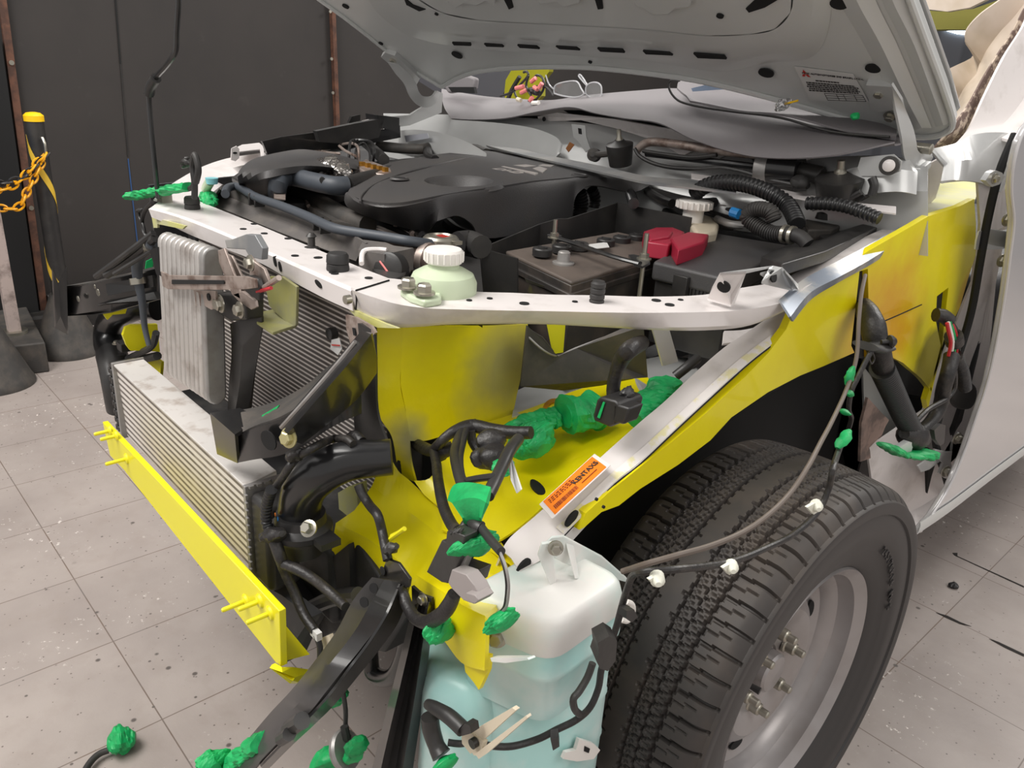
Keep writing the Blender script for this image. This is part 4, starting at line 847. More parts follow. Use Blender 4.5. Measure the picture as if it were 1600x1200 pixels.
b = B(blkg); grid(b, ['650,940,y-0.6 633,1010,y-0.6 615,1080,y-0.6 597,1150,y-0.6 580,1220,y-0.6 563,1290,y-0.6', '655.2,940,y-0.615 640,1010,y-0.615 624,1080,y-0.615 607.6,1150,y-0.615 592,1220,y-0.615 576.4,1290,y-0.615', '659.4,940,y-0.6 645.6,1010,y-0.6 631.2,1080,y-0.6 616.1,1150,y-0.6 601.6,1220,y-0.6 587.1,1290,y-0.6', '666.1,940,y-0.6 654.7,1010,y-0.6 642.9,1080,y-0.6 629.9,1150,y-0.6 617.2,1220,y-0.6 604.5,1290,y-0.6', '670.8,940,y-0.615 661,1010,y-0.615 651,1080,y-0.615 639.4,1150,y-0.615 628,1220,y-0.615 616.6,1290,y-0.615', '676,940,y-0.6 668,1010,y-0.6 660,1080,y-0.6 650,1150,y-0.6 640,1220,y-0.6 630,1290,y-0.6'], 3).build('channel_plate', t, solid=.003, smooth=25)
b = B(blk); b.sl('643,916,y-.61 652,924 660,930 674,935 673,968 656,972 644,950', .004); b.mat(zinc).bolt(P(662, 936, 'y', -.612), (0, -1, 0), .006); b.build('channel_head', t)
# engine undertray clutter
t = thing('tow_hook', 'black looped tow hook under the front member', 'hook', P(600, 1040, 'y', -.5))
b = B(blkg); b.tube(L('575,960,y-.50 578,1020,y-.50 582,1050,y-.50 600,1060,y-.50 618,1052,y-.50 632,1020,y-.50 640,970,y-.50'), .014, n=12, k=5); b.build('loop', t)
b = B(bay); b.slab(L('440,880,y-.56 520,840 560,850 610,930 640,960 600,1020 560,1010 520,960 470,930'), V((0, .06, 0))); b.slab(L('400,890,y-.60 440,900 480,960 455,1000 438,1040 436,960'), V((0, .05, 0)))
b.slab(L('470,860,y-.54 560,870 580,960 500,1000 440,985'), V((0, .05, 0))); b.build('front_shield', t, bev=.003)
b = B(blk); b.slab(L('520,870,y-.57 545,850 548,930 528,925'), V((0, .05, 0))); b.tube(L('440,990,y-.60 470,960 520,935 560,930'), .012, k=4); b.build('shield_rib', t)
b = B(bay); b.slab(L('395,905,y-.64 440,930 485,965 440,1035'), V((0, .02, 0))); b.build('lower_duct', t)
# ================================================================ engine bay
t = thing('engine_cover', 'large matt black plastic engine cover with grey raised emblem and a round bowl', 'engine cover', (0, .1, 1.05))
zt = 1.062
cre = L('545,303,z1.052 560,313,z1.058 590,320,z1.064 625,320,z1.066 660,314,z1.068 690,308,z1.07 720,303,z1.071 745,299,z1.072 775,295,z1.072 830,286,z1.072 870,282,z1.071 893,280,z1.07 912,279,z1.07 940,279,z1.068 985,281,z1.066 1015,286,z1.062')
bk = L('560,283,z1.05 575,272,z1.055 600,260,z1.06 630,252,z1.063 655,248,z1.065 680,244,z1.068 705,241,z1.07 725,239,z1.072 748,237,z1.074 795,242,z1.075 830,248,z1.075 860,253,z1.074 890,259,z1.073 925,266,z1.071 970,275,z1.068 1012,283,z1.063')
low = ((541, 313), (549, 324), (590, 341), (640, 355), (668, 362), (684, 346), (712, 337), (735, 350), (755, 372), (830, 361), (886, 345), (894, 320), (905, 300), (928, 291), (985, 301), (1015, 292))
lw = []
for k, (p, (u, v)) in enumerate(zip(cre, low)): lw.append(P(u, v, 'z', (1.04, 1.03, 1.022, 1.012, 1.0)[k]) if k < 5 else P(u, v, 'x', p.x + .015))
b = B(cover); grid(b, [bk, [a.lerp(c, .33) + V((0, 0, .003)) for a, c in zip(bk, cre)], [a.lerp(c, .7) + V((0, 0, .003)) for a, c in zip(bk, cre)], cre], 8, 10)
bc = P(717, 285, 'z', 1.0745); keep = []
for f, m in zip(b.f, b.mi):
    g = sum((b.v[i] for i in f), V()) / len(f)
    if ((g.x - bc.x) ** 2 + (g.y - bc.y) ** 2) ** .5 > .078: keep.append((f, m))
b.f = [f for f, m in keep]; b.mi = [m for f, m in keep]
b.build('top_panel', t, solid=.004)
b = B(cover); grid(b, [cre, [a.lerp(c, .25) + V((.004, -.005, .002)) for a, c in zip(cre, lw)], lw], 4, 3).build('front_skirt', t, solid=.004)
# raised contour, bowl, bolt wells
B(cover).tube(L('563,316,z1.062 566,304,z1.066 590,286,z1.068 640,268,z1.074 700,253,z1.077 745,244,z1.078'), .0022, n=8).build('contour_line', t)
c = bc; b = B(cover)
b.lathe(c, (0, -.05, 1), [(.094, -.005), (.088, .003), (.070, .0035), (.063, -.002), (.056, -.014), (.042, -.028), (.02, -.033), (.0, -.034)], 40, caps=False)
o = b.build('bowl', t)
B(dark).lathe(c + V((0, 0, .0008)), (0, -.05, 1), [(.070, 0), (.069, .0006)], 40).build('bowl_shadow_gasket', t) if False else None
for u, v in ((787, 250), (905, 273), (624, 278)):
    b = B(cover); c = P(u, v, 'z', 1.077); b.lathe(c, (0, 0, 1), [(.020, -.002), (.017, .0015), (.013, .0005), (.011, -.001)], 24, caps=False); b.mat(dark).disc(c, (0, 0, 1), .012, t=.0008); b.build('bolt_well', t)
emb = mat('emblem_grey', (176, 170, 166), .4, metal=.3)
b = B(emb)
for s_ in ('802,258,z1.081 822,256.8 838,259 820,260.8', '841,258.5,z1.081 848,256.5 867,257.5 861,260.5', '832,263,z1.081 843,259.8 855,263.5 848,269', '783,260,z1.081 787,259.4 841,270 836,271.6'): b.sl(s_, .004)
b.build('emblem', t)
o0 = P(798, 268, 'z', 1.079); ux = P(840, 272, 'z', 1.079) - P(765, 264, 'z', 1.079)
text('DI-D', P(794, 267.5, 'z', 1.079), P(815, 271, 'z', 1.079) - P(773, 263.5, 'z', 1.079), V((0, 0, 1)).cross(P(815, 271, 'z', 1.079) - P(773, 263.5, 'z', 1.079)), .04, emb, 'raised_lettering', t, .0015, .0008)
# black clutter behind, under
t = thing('engine_block', 'dark engine parts showing beneath the front of the engine cover', 'engine', (0, .1, .8))
b = B(bay); b.box((-.16, .16, .89), .44, .5, .14); b.build('cylinder_head', t, bev=.02)
b = B(blkg); b.tube(L('560,345,z.99 600,352 650,372 700,385'), .012, k=4); b.tube(L('600,340,z1.0 640,360 660,368'), .009, k=4); b.tube(L('700,350,z.96 715,362 745,374'), .014, k=4); b.tube(L('905,300,x-.02 908,320 905,340'), .018, n=18, k=4, corr=.008); b.tube(L('925,296,x-.02 930,310 928,325'), .014, n=14, k=4, corr=.008)
b.tube(L('985,303,z1.04 990,318'), .012, n=12, k=4, corr=.006); b.each('intake_pipe', t)
b = B(steel); b.tube(L('618,352,z1.0 640,358 645,366'), .006, k=3); b.tube(L('500,310,z1.0 490,302 478,310 482,322'), .004, k=4); b.build('metal_line', t)
b = B(dusty); b.slab(L('480,320,z1.0 530,318 570,345 560,352 520,345'), V((0, 0, -.03))); b.tube(L('456,300,z1.0 500,318 540,340 575,352'), .02, n=14, k=4); b.build('fan_shroud', t)
# air cleaner
t = thing('air_cleaner', 'dark grey plastic air cleaner box at the far front corner of the engine bay', 'air filter box', P(450, 265, 'z', 1.05))
b = B(cover); grid(b, ['380,262,z1.07 400,250,z1.075 440,240,z1.08 475,236,z1.08 520,243,z1.08 560,253,z1.075', '372,276,z1.06 400,264,z1.075 440,257,z1.08 480,255,z1.08 520,258,z1.08 558,262,z1.07', '376,290,z1.03 405,280,z1.06 425,275,z1.07 460,268,z1.075 500,266,z1.075 545,268,z1.06', '392,300,z1.0 405,306,z1.0 425,308,z1.0 450,300,z1.0 480,290,z1.0 520,280,z1.02'], 5, 3).build('lid', t, solid=.004)
b = B(cover); grid(b, ['380,268,z1.05 390,262 405,264 418,270 424,282', '376,280,z1.03 388,278 402,280 416,284 424,292', '380,296,z1.0 390,298 404,304 416,310 426,312'], 4).build('intake_mouth', t, solid=.004)
b = B(blk); b.sl('362,276,z1.04 374,268 384,270 388,278 376,284', .012).build('housing_clip', t, bev=.003)
B(alud).tube(L('382,270,z1.05 392,266 396,272'), .003, k=3).build('clip_wire', t)
b = B(hosem); b.tube(L('433,306,z1.02 434,290,z1.05 440,279,z1.06 460,277,z1.06 490,284,z1.06 520,290,z1.06 542,290,z1.06'), .0185, n=22, k=6); b.build('duct', t, label='grey rubber air duct')
b = B(blk); b.tube(L('541,290,z1.06 560,284,z1.06 590,276,z1.055 610,270,z1.05'), .0175, n=18, k=3); b.build('duct_tail', t)
B(labelm if False else steel).sl('428,300,z1.035 446,302 446,311 428,309', .002).build('label_band', t)
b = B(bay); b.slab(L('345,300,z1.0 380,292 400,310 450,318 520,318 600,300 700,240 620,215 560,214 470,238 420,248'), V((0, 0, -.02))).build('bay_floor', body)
# foil wrapped sensor
tag(B(foil).crumple(P(500, 253, 'z', 1.075), P(543, 272, 'z', 1.075), .022, 3, amp=.5).build('foil_wrap', smooth=0), 'crumpled aluminium foil wrapped round a pipe near the air cleaner', 'foil')
b = B(blk); b.tube(L('503,260,z1.07 502,272 504,282'), .006, k=2); tag(b.build('sensor_stem'), 'thin black stem under the crumpled foil', 'pipe')
# brake hydraulic unit with looped pipes
t = thing('brake_hydraulic_unit', 'brake modulator block with looped brown metal pipes beyond the foil', 'brake unit', P(580, 255, 'z', 1.06))
b = B(steel); b.sl('555,258,z1.07 572,248 610,262 614,270 600,272 570,268', .03); b.build('block', t, bev=.003)
for i, s_ in enumerate(('545,255,z1.06 546,230,z1.09 549,220,z1.10 560,219,z1.10 580,222,z1.10 584,235,z1.09 583,255,z1.06', '556,262,z1.06 556,240,z1.08 560,226,z1.09 570,225,z1.09 578,240,z1.08 578,262,z1.06', '530,228,z1.08 540,236,z1.08 556,244,z1.08', '532,226,z1.08 550,224,z1.09 560,232,z1.09 560,256,z1.06')):
    b = B(steel if i > 1 else blkg); b.tube(L(s_), .0034, n=8, k=5); b.build('brake_pipe', t)
b = B(copper)
for k in range(5): b.box(P(566 + k * 9, 257 + k * 2.2, 'z', 1.073), .010, .010, .012)
b.each('pipe_nut', t)
# pipes near the far rail
t = thing('far_pipes', 'run of dusty black pipes along the far side of the engine bay', 'pipe', P(650, 230, 'z', 1.05))
b = B(dusty); b.tube(L('590,228,z1.07 630,232 665,232,z1.075 680,224 700,222 730,228 760,240,z1.07'), .014, n=14, k=5); b.build('wrapped_pipe', t)
b = B(blk); b.tube(L('560,215,z1.07 585,235 600,250'), .014, k=3); b.tube(L('600,256,z1.06 650,252 700,257'), .006, k=3); b.tube(L('500,232,z1.06 540,228 560,222'), .012, k=3); b.tube(L('470,228,z1.06 500,224 530,228'), .008, k=3); b.tube(L('668,233,z1.07 670,245 680,250'), .012, k=3); b.each('rubber_hose', t)
b = B(blk); b.crumple(P(700, 228, 'z', 1.07), P(770, 248, 'z', 1.07), .016, 5); b.build('bundle_end', t)
b = B(steel); b.tube(L('532,240,z1.06 500,236 485,222'), .004, k=3); b.tube(L('480,216,z1.06 484,232 500,236 515,232'), .004, k=3); b.build('thin_pipe', t)
b = B(blk); b.slab(L('495,205,x-.62 560,192 600,185 592,215 545,225 500,222'), V((-.02, 0, 0))); b.build('rail_cover', t)
t = thing('strut_tower', 'pale far strut tower wall behind the brake pipes', 'panel', P(660, 230, 'z', 1.03))
b = B(silver); grid(b, ['624,205,y.30 650,203 690,208 730,222 760,240', '624,240,y.28 650,246 690,248 730,252 760,254'], 4); b.build('tower_wall', t, solid=.003)
b = B(mat('smudged_label', (170, 172, 180), .6)); b.sl('632,212,y.275 668,208 670,216 634,222', .001); b.build('faded_label', t)
# battery and tray
t = thing('battery_tray', 'open black plastic battery tray with a high rear wall', 'battery tray', P(900, 430, 'z', .9))
pts = L('753,388,z.985 845,350,z1.0 872,342,z1.01 888,342,z1.01 965,317,z1.03 1080,340,z1.03')
low_ = [p - V((0, 0, .12)) for p in pts]
b = B(blk); b.rings([pts, low_], caps=False, closed=False); b.build('rear_wall', t, solid=.004)
b = B(blk); b.slab(L('753,388,x.26 808,404,x.30 808,470,x.30 755,470,x.26'), V((.0, .003, 0))); b.build('side_wall', t)
b = B(dusty); b.add(L('822,508,x.43 830,515,x.43 848,526,x.44 872,556,x.45 900,545,x.46 980,512,x.50 1005,510,x.52 1010,590,x.52 990,590,x.52 940,600,x.48 880,608,x.45 812,602,x.43'), [tuple(range(12))]); b.build('front_wall', t, solid=.003)
b = B(alud); b.tube(L('824,525,x.43 850,548,x.45 872,556,x.45 900,544,x.46 985,512,x.50'), .0018, k=4); b.build('tray_rim', t)
t = thing('battery', 'dusty black car battery with round filler caps and a yellow oversprayed corner', 'battery', P(930, 420, 'z', .9))
bat = mat('battery_case', (46, 43, 41), .5, mix=[((84, 74, 66), 12, .4, .7)], spots=[(tuple(P(868, 455, 'z', .92)), .05, (170, 170, 60), .03)])
battop = mat('battery_top', (92, 82, 75), .6, mix=[((66, 60, 56), 12, .45, .7)])
tp = L('786,394,z.972 960,367,z.985 1088,382,z.985 1060,412,z.98 884,437,z.972')
tp = L('790,392,z.975 965,362,z.985 1075,386,z.98 893,440,z.97')
B(battop).loft(tp, [p - V((0, 0, .008)) for p in tp]).build('top', t, bev=.003)
B(bat).loft([p - V((0, 0, .006)) for p in tp], [p + V((0, 0, -.19)) for p in tp]).build('case', t, bev=.003)
cg = sum(tp, V()) / 4; tp2 = [p + (p - cg) * .03 - V((0, 0, .02)) for p in tp]
B(bat).loft(tp2, [p - V((0, 0, .012)) for p in tp2]).build('lip', t, bev=.002)
b = B(mat('yellow_overspray_band', (206, 200, 20), .5)); b.slab(L('853,500,x.440 884,500,x.455 880,550,x.453 868,552,x.45 862,545,x.445'), V((.0015, -.0015, 0))); b.build('yellow_stripe', t, label='yellow painted stripe on the case')
for u, v in ((847, 396), (877, 391), (904, 387), (946, 381), (971, 377), (995, 374)):
    b = B(blk); b.lathe(P(u, v + 3, 'z', .978), (0, 0, 1), [(.0185, 0), (.0185, .012), (.017, .014), (.008, .014), (.008, .0155), (.0, .0155)], 24); b.box(P(u, v + 3, 'z', .978) + V((0, 0, .0155)), .022, .003, .002); b.build('filler_cap', t)
B(alud).lathe(P(880, 413, 'z', .972), (0, 0, 1), [(.020, 0), (.020, .004), (.0125, .006), (.011, .022), (.009, .024)], 24).build('terminal_post', t)
b = B(labelm); b.sl('918,382,z.988 948,378 952,386 925,389', .001); b.build('top_label', t)
b = B(blk); b.slab(L('820,434,x.36 850,446,x.37 852,450,x.37 822,440,x.36'), V((.002, -.002, 0))); b.build('handle_slot', t)
# hold-down bar with two threaded rods
t = thing('battery_clamp', 'black hold-down bar across the battery with two threaded rods', 'clamp', P(930, 390, 'z', .99))
b = B(blkg); b.tube(L('866,371,z1.0 900,381 955,400 1000,412'), .0065, n=8, k=3, flat=.6); b.slab(L('982,398,z1.0 990,397 1014,404 1016,410 1004,416 990,412'), V((0, 0, -.004))); b.lathe(P(866, 370, 'z', 1.0), (0, 0, 1), [(.014, -.004), (.014, .003)], 20); b.build('bar', t)
for (u, v, zt_, zb_) in ((866, 372, 1.035, .98), (1006, 405, 1.045, .84)):
    p = P(u, v, 'z', 1.0); b = B(zinc); b.lathe(V((p.x, p.y, zb_)), (0, 0, 1), [(.0042, 0), (.0042, zt_ - zb_)], 10); b.build('threaded_rod', t)
    b = B(zinc); b.lathe(V((p.x, p.y, 1.0)), (0, 0, 1), [(.013, 0), (.013, .002)], 18); b.lathe(V((p.x, p.y, 1.002)), (0, 0, 1), [(.0085, 0), (.0085, .008)], 6); b.build('nut', t)
t = thing('terminal_cover', 'dark red plastic positive terminal cover behind the battery', 'terminal cover', P(1050, 370, 'z', 1.0))
b = B(red); zprism(b, '1006,361,z1.01 1024,355 1052,355 1070,362 1062,372 1045,382 1010,377', .03, 1.03); zprism(b, '1048,372,z1.015 1075,362 1108,366 1100,378 1060,390', .03, 1.0); zprism(b, '1012,366,z1.014 1030,360 1052,361 1046,370 1016,374', .008); b.build('cover', t, bev=.003)
# fuse box
t = thing('fuse_box', 'large black fuse box with smooth lid behind the near corner of the headlamp panel', 'fuse box', P(1120, 420, 'z', .95))
tp = L('1022,404,z.985 1112,360,z1.0 1245,384,z1.0 1200,412,z.995 1140,450,z.985 1095,440,z.985')
tp = L('1020,408,z.985 1108,362,z1.0 1240,384,z1.0 1145,437,z.985')
B(cover).loft(tp, [p - V((0, 0, .035)) for p in tp]).build('lid', t, bev=.006, seg=3)
cg = sum(tp, V()) / 4; lo = [cg + (p - cg) * .94 - V((0, 0, .036)) for p in tp]
b = B(blk); b.loft(lo, [p - V((0, 0, .12)) for p in lo]).build('case', t, bev=.004)
b = B(blk)
a0, a1 = lo[0], lo[3]
for k in range(9): b.box(a0.lerp(a1, .45 + k * .05) + V((.003, -.004, -.02)), .006, .006, .05)
a0, a1 = tp[0] - V((0, 0, .02)), tp[3] - V((0, 0, .02)); b.box(a0.lerp(a1, .4) + V((.002, -.004, -.01)), .03, .010, .035)
b.build('ribs', t, bev=.001)
# fluid reservoirs
t = thing('coolant_bottle', 'milky green coolant bottle with white cap bolted to the front crossmember', 'reservoir', P(690, 450, 'z', 1.0))
b = B(greenpl); c = P(692, 457, 'z', 1.0); b.lathe(c, (0, 0, 1), [(.045, -.02), (.047, .0), (.047, .016), (.042, .027), (.030, .034), (.022, .037), (.021, .044)], 36); b.build('bottle', t)
b = B(greenpl); b.sl('625,452,z1.012 640,442 668,440 690,450 690,466 664,470 640,462', .01).build('mount_flange', t, bev=.003)
b = B(wplas); c2 = c + V((0, 0, .043)); b.lathe(c2, (0, 0, 1), [(.025, 0), (.0265, .003), (.0265, .016), (.024, .019), (.0, .020)], 32)
for k in range(20): a = k * math.pi / 10; b.box(c2 + V((.0265 * math.cos(a), .0265 * math.sin(a), .009)), .0022, .0022, .013)
b.build('cap', t)
for u, v in ((638, 450), (663, 459)): B(zinc).bolt(P(u, v, 'z', 1.016), (0, 0, 1), .010, .011).build('flange_bolt', t)
t = thing('brake_fluid_reservoir', 'brake fluid reservoir with big white ribbed cap behind the battery tray', 'reservoir', P(1085, 350, 'z', 1.0))
c = P(1083, 335, 'z', 1.03); b = B(wplas); b.lathe(c, (0, 0, 1), [(.022, -.03), (.022, .012)], 24); b.build('neck', t)
b = B(wplas); b.lathe(c + V((0, 0, .012)), (0, 0, 1), [(.034, 0), (.036, .003), (.036, .014), (.033, .018), (.0, .019)], 32)
for k in range(18): a = k * math.pi / 9; b.box(c + V((.036 * math.cos(a), .036 * math.sin(a), .021)), .005, .005, .014)
b.build('cap', t)
b = B(cream); zprism(b, '1075,345,z1.015 1092,334 1112,338 1124,350 1120,362 1090,366', .04, 1.0).build('tank', t, bev=.006)
# dark box with pink mark, left of the coolant bottle
t = thing('washer_relay_box', 'black plastic housing with a round end and a pink stripe beside the coolant bottle', 'housing', P(600, 420, 'z', 1.0))
b = B(blk); zprism(b, '566,403,z1.0 575,397 608,402 640,412 632,430 612,440 600,436', .03); b.build('case', t, bev=.003)
b = B(blk); c = P(612, 420, 'z', 1.0); b.lathe(c, (.4, -.9, .2), [(.025, -.01), (.025, .012), (.022, .014)], 26); b.mat(wirep).tube([c + V((-.008, -.016, .012)), c + V((.014, -.012, -.006))], .0016, k=1); b.build('round_cap', t)
b = B(blk); b.slab(L('635,405,z.99 720,398 750,405 756,470 700,440 650,435'), V((0, 0, -.04))); b.tube(L('690,400,z.99 730,390 752,392'), .018, n=14, k=3); b.tube(L('715,380,z1.01 735,378 752,386'), .02, n=14, k=3); b.build('rear_duct', t)
# rubber stops on the crossmember and panel
def stop(u, v, r, h, lab, ribs=0):
    t = thing('rubber_stop', lab, 'rubber stop', P(u, v, 'z', 1.0)); c = P(u, v, 'z', 1.0)
    if ribs:
        pr = []
        for k in range(ribs): z = h * k / ribs; pr += [(r, z), (r, z + h / ribs * .6), (r * .86, z + h / ribs * .75)]
        pr += [(r * .8, h)]
    else: pr = [(r * .95, 0), (r, .004), (r * .96, h * .42), (r * .9, h * .46), (r, h * .5), (r * .95, h * .88), (r * .8, h), (0, h)]
    B(rub).lathe(c, (0, 0, 1), pr, 24).build('buffer', t); B(white).lathe(c, (0, 0, 1), [(r * 1.6, -.001), (r * 1.5, .0012)], 24).build('seat', t)
stop(528, 424, .017, .028, 'round black rubber stop on the near end of the crossmember')
stop(301, 328, .015, .026, 'round black rubber stop at the far end of the crossmember')
stop(932, 474, .0105, .032, 'slim ribbed rubber stop on the white headlamp panel', 4)
# cowl parts: wiper linkage
t = thing('wiper_linkage', 'wiper linkage with dark pivots and pipe along the cowl', 'wiper mechanism', P(1100, 250, 'y', .5))
for (u, v, sz) in ((968, 225, .9), (1312, 278, 1.25)):
    c = P(u, v, 'y', .43); b = B(blk); b.lathe(c, (0, -.25, 1), [(.030 * sz, -.05), (.034 * sz, -.02), (.036 * sz, -.004), (.036 * sz, .0), (.02 * sz, .004), (.012 * sz, .01)], 26); b.build('pivot_housing', t)
    b = B(zinc); b.lathe(c, (0, -.25, 1), [(.010 * sz, .004), (.009 * sz, .014), (.006 * sz, .018), (.006 * sz, .034)], 14); b.build('spindle', t)
b = B(steel); b.tube(L('995,235,y.43 1015,222 1060,226 1130,236 1220,244'), .010, n=14, k=4); b.mat(blkg).tube(L('1010,240,y.43 1060,246 1130,254 1180,260'), .007, n=10, k=3); b.build('linkage_tube', t)
b = B(dusty); c = P(928, 242, 'y', .42); b.lathe(c, (0.3, -1, .2), [(.016, -.01), (.016, .006), (.008, .008), (.006, .010)], 20); b.tube(L('930,242,y.42 950,240 966,236'), .008, k=3); b.build('ball_joint', t)
b = B(blk); b.tube(L('1290,280,y.42 1300,300 1325,308 1345,300'), .006, k=4); b.slab(L('1285,285,y.43 1335,290 1352,308 1340,315 1290,312'), V((0, .02, 0))); b.tube(L('1362,278,y.42 1366,290 1362,305'), .008, k=3); b.build('pivot_bracket', t)
t = thing('wiper_motor', 'gloss black wiper motor drum with silver gearbox at the near end of the cowl', 'motor', P(1220, 265, 'y', .45))
b = B(blkg); a_ = L('1205,262,y.44 1250,266,y.45'); b.tube([a_[0], a_[1]], .034, n=28, k=2); b.build('drum', t)
b = B(alud); a_ = L('1182,261,y.43 1206,263,y.44'); b.tube([a_[0], a_[1]], .032, n=24, k=2); b.build('gearbox', t)
b = B(blk); b.slab(L('1122,248,y.43 1140,240 1175,246 1184,262 1160,258 1130,256'), V((0, .02, 0))); b.tube(L('1250,266,y.45 1265,270 1285,275'), .018, n=14, k=2); b.each('connector', t, bev=.003)
t = thing('washer_pipe', 'thin black washer pipe looping below the wiper linkage', 'hose', P(1050, 262, 'y', .42))
b = B(blk); b.tube(L('992,232,y.42 1000,244 1020,255 1050,262 1090,264 1125,262 1160,268 1200,280 1238,288,y.42'), .0045, n=8, k=6); b.tube(L('1005,236,y.42 1030,240 1080,246 1120,242'), .0045, n=8, k=5); b.build('tube', t)
B(rub).crumple(P(1238, 280, 'y', .41), P(1262, 292, 'y', .41), .02, 2, amp=.15).build('grommet', t)
t = thing('engine_bay_harness', 'thick corrugated black conduit looping behind the fuse box', 'wiring', P(1180, 300, 'z', 1.05))
cr = mat('corrugated_conduit', (34, 34, 35), .38)
b = B(cr); b.tube(L('1085,304,y.36 1104,290 1135,285 1172,290 1208,304 1232,322 1246,350,y.32'), .0165, n=16, k=8, corr=.009); b.build('conduit', t)
b = B(cr); b.tube(L('1262,318,y.36 1290,318 1320,322 1350,332 1374,342'), .0125, n=14, k=6, corr=.009); b.build('conduit', t)
b = B(rub); b.tube(L('1228,365,y.27 1205,364 1178,350 1168,338 1180,327 1202,330 1210,345'), .015, n=14, k=6, corr=.005); b.build('ribbed_hose', t)
b = B(zinc); b.tube(L('1224,365,y.27 1229,366'), .017, n=18, k=1); b.tube(L('1235,367,y.27 1240,368'), .017, n=18, k=1); b.build('hose_clamp', t)
b = B(rub); b.tube(L('1228,365,y.27 1250,370 1262,382'), .013, n=14, k=4); b.build('hose_elbow', t)
b = B(blk); b.tube(L('1020,300,z1.04 1060,312 1100,318 1140,312'), .012, k=4); b.tube(L('1000,290,z1.04 1030,310 1050,318'), .010, k=4); b.tube(L('1110,322,z1.03 1150,330 1180,340'), .008, k=3); b.tube(L('1100,330,z1.02 1140,342 1165,350'), .007, k=3); b.tube(L('1060,300,z1.04 1075,290 1090,295'), .016, k=3, n=12)
b.tube(L('1020,320,z1.0 1060,340 1100,350 1150,352'), .012, k=3); b.each('wire', t)
b = B(bluem); b.tube(L('1143,331,y.30 1155,335'), .010, k=1); b.mat(alud).tube(L('1120,342,z1.02 1140,350 1160,352'), .008, k=3); b.mat(clear if False else white).disc(P(1130, 321, 'z', 1.045), (0, 0, 1), .007); b.build('blue_connector', t, label='blue connector')
b = B(blk); b.slab(L('1040,300,z.98 1140,310 1180,318 1240,340 1235,350 1180,345 1100,330'), V((0, 0, -.02))); b.build('harness_tray', t)
t = thing('relay_block', 'black relay block with round knob at the near rear corner of the engine bay', 'relay box', P(1290, 345, 'z', 1.03))
b = B(dusty); zprism(b, '1252,345,z1.04 1275,334 1312,342 1318,350 1300,358 1262,358', .03); b.build('case', t, bev=.004)
b = B(blk); b.lathe(P(1288, 342, 'z', 1.045), (0, 0, 1), [(.02, 0), (.018, .012), (.012, .016)], 20); b.build('knob', t)
b = B(blk); zprism(b, '1280,368,z1.03 1300,358 1322,362 1320,374 1300,378', .03); b.slab(L('1190,400,z1.01 1240,378 1290,366 1370,344 1400,325,z1.05 1412,310 1428,312 1420,330 1350,365 1290,392 1222,412'), V((0, 0, -.02))); b.build('rail_conduit', t, bev=.002)
b = B(blk); b.slab(L('1385,330,x.60 1400,312 1445,288 1448,296 1420,320 1412,335'), V((-.02, 0, 0))); b.build('conduit_end', t)
b = B(bay); b.slab(L('1000,300,z.86 1200,300 1330,340 1400,350 1290,400 1200,420 1120,440 1080,345'), V((0, 0, -.02))); b.build('bay_floor', body)
# ================================================================ dash, cabin
t = thing('dashboard_cover', 'grey vinyl sheet draped over the dashboard behind the cowl', 'cover sheet', (0, .7, 1.12))
b = B(cloth); grid(b, ['690,140,y.66 720,146 760,152 810,156 860,158 920,150 1000,143 1060,140 1120,150 1200,170 1300,190 1420,215',
    '690,152,y.56 730,162 780,170 830,168 880,158 940,158 1000,160,y.54 1060,168,y.53 1130,182,y.52 1210,198,y.51 1300,208,y.51 1420,222,y.52',
    '695,170,y.50 730,176 780,180 830,174 880,165 930,166,y.48 980,172,y.46 1040,184,y.44 1110,208,y.42 1190,226,y.41 1290,232,y.42 1400,228,y.46',
    '706,186,y.47 740,188 790,186 840,176 890,169 930,178,y.45 975,186,y.43 1030,194,y.41 1090,222,y.39 1180,246,y.385 1290,246,y.39 1398,224,y.44'], 6, 3).build('sheet', t, solid=.003)
b = B(dark); b.slab(L('880,172,y.55 930,172 990,180 1060,196 1120,228 1080,226 1040,208 960,192 900,184'), V((0, .01, 0))); b.slab(L('700,186,y.56 900,178 1000,196 1000,204 860,188 740,192'), V((0, .01, 0))); b.build('shadow_gap', t, label='dark strip painted as the shade under the sheet')  # near-black slabs put in as the shade beneath the sheet
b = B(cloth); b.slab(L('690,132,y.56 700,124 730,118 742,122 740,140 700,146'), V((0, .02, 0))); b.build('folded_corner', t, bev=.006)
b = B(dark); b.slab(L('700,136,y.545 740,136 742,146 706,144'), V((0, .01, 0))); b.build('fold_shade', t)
b = B(ink)
for k in range(22): p = P(945 + k * 2.6, 157.5 + k * .35, 'y', .56); b.box(p, .005, .004, .003)
b.build('stitching', t)
t = thing('second_sheet', 'grey vinyl flap with rolled left end lying on the dashboard under the hood', 'cover sheet', (.4, .75, 1.15))
b = B(cloth); grid(b, ['1062,128,y.60 1100,126 1160,133 1230,150 1330,180 1400,205', '1058,140,y.56 1100,145 1160,155 1230,172 1320,192 1400,212', '1072,152,y.51 1100,163 1160,172 1230,182 1320,200 1400,214', '1078,160,y.49 1110,166 1160,176 1225,182 1320,206 1400,220'], 6, 2).build('flap', t, solid=.004)
b = B(blk); b.tube(L('1062,126,y.485 1048,126 1045,136 1052,150 1066,160 1100,168 1150,175 1220,184 1300,206 1390,214'), .0026, n=8, k=5); b.build('edge_welt', t, label='black rolled edge')
b = B(mat('pale_blue_film', (150, 170, 200), .25)); b.slab(L('1080,138,y.49 1110,131 1160,134 1176,139 1172,142 1140,139 1082,143'), V((0, .002, 0))); b.build('blue_film', t, label='pale blue plastic strip')
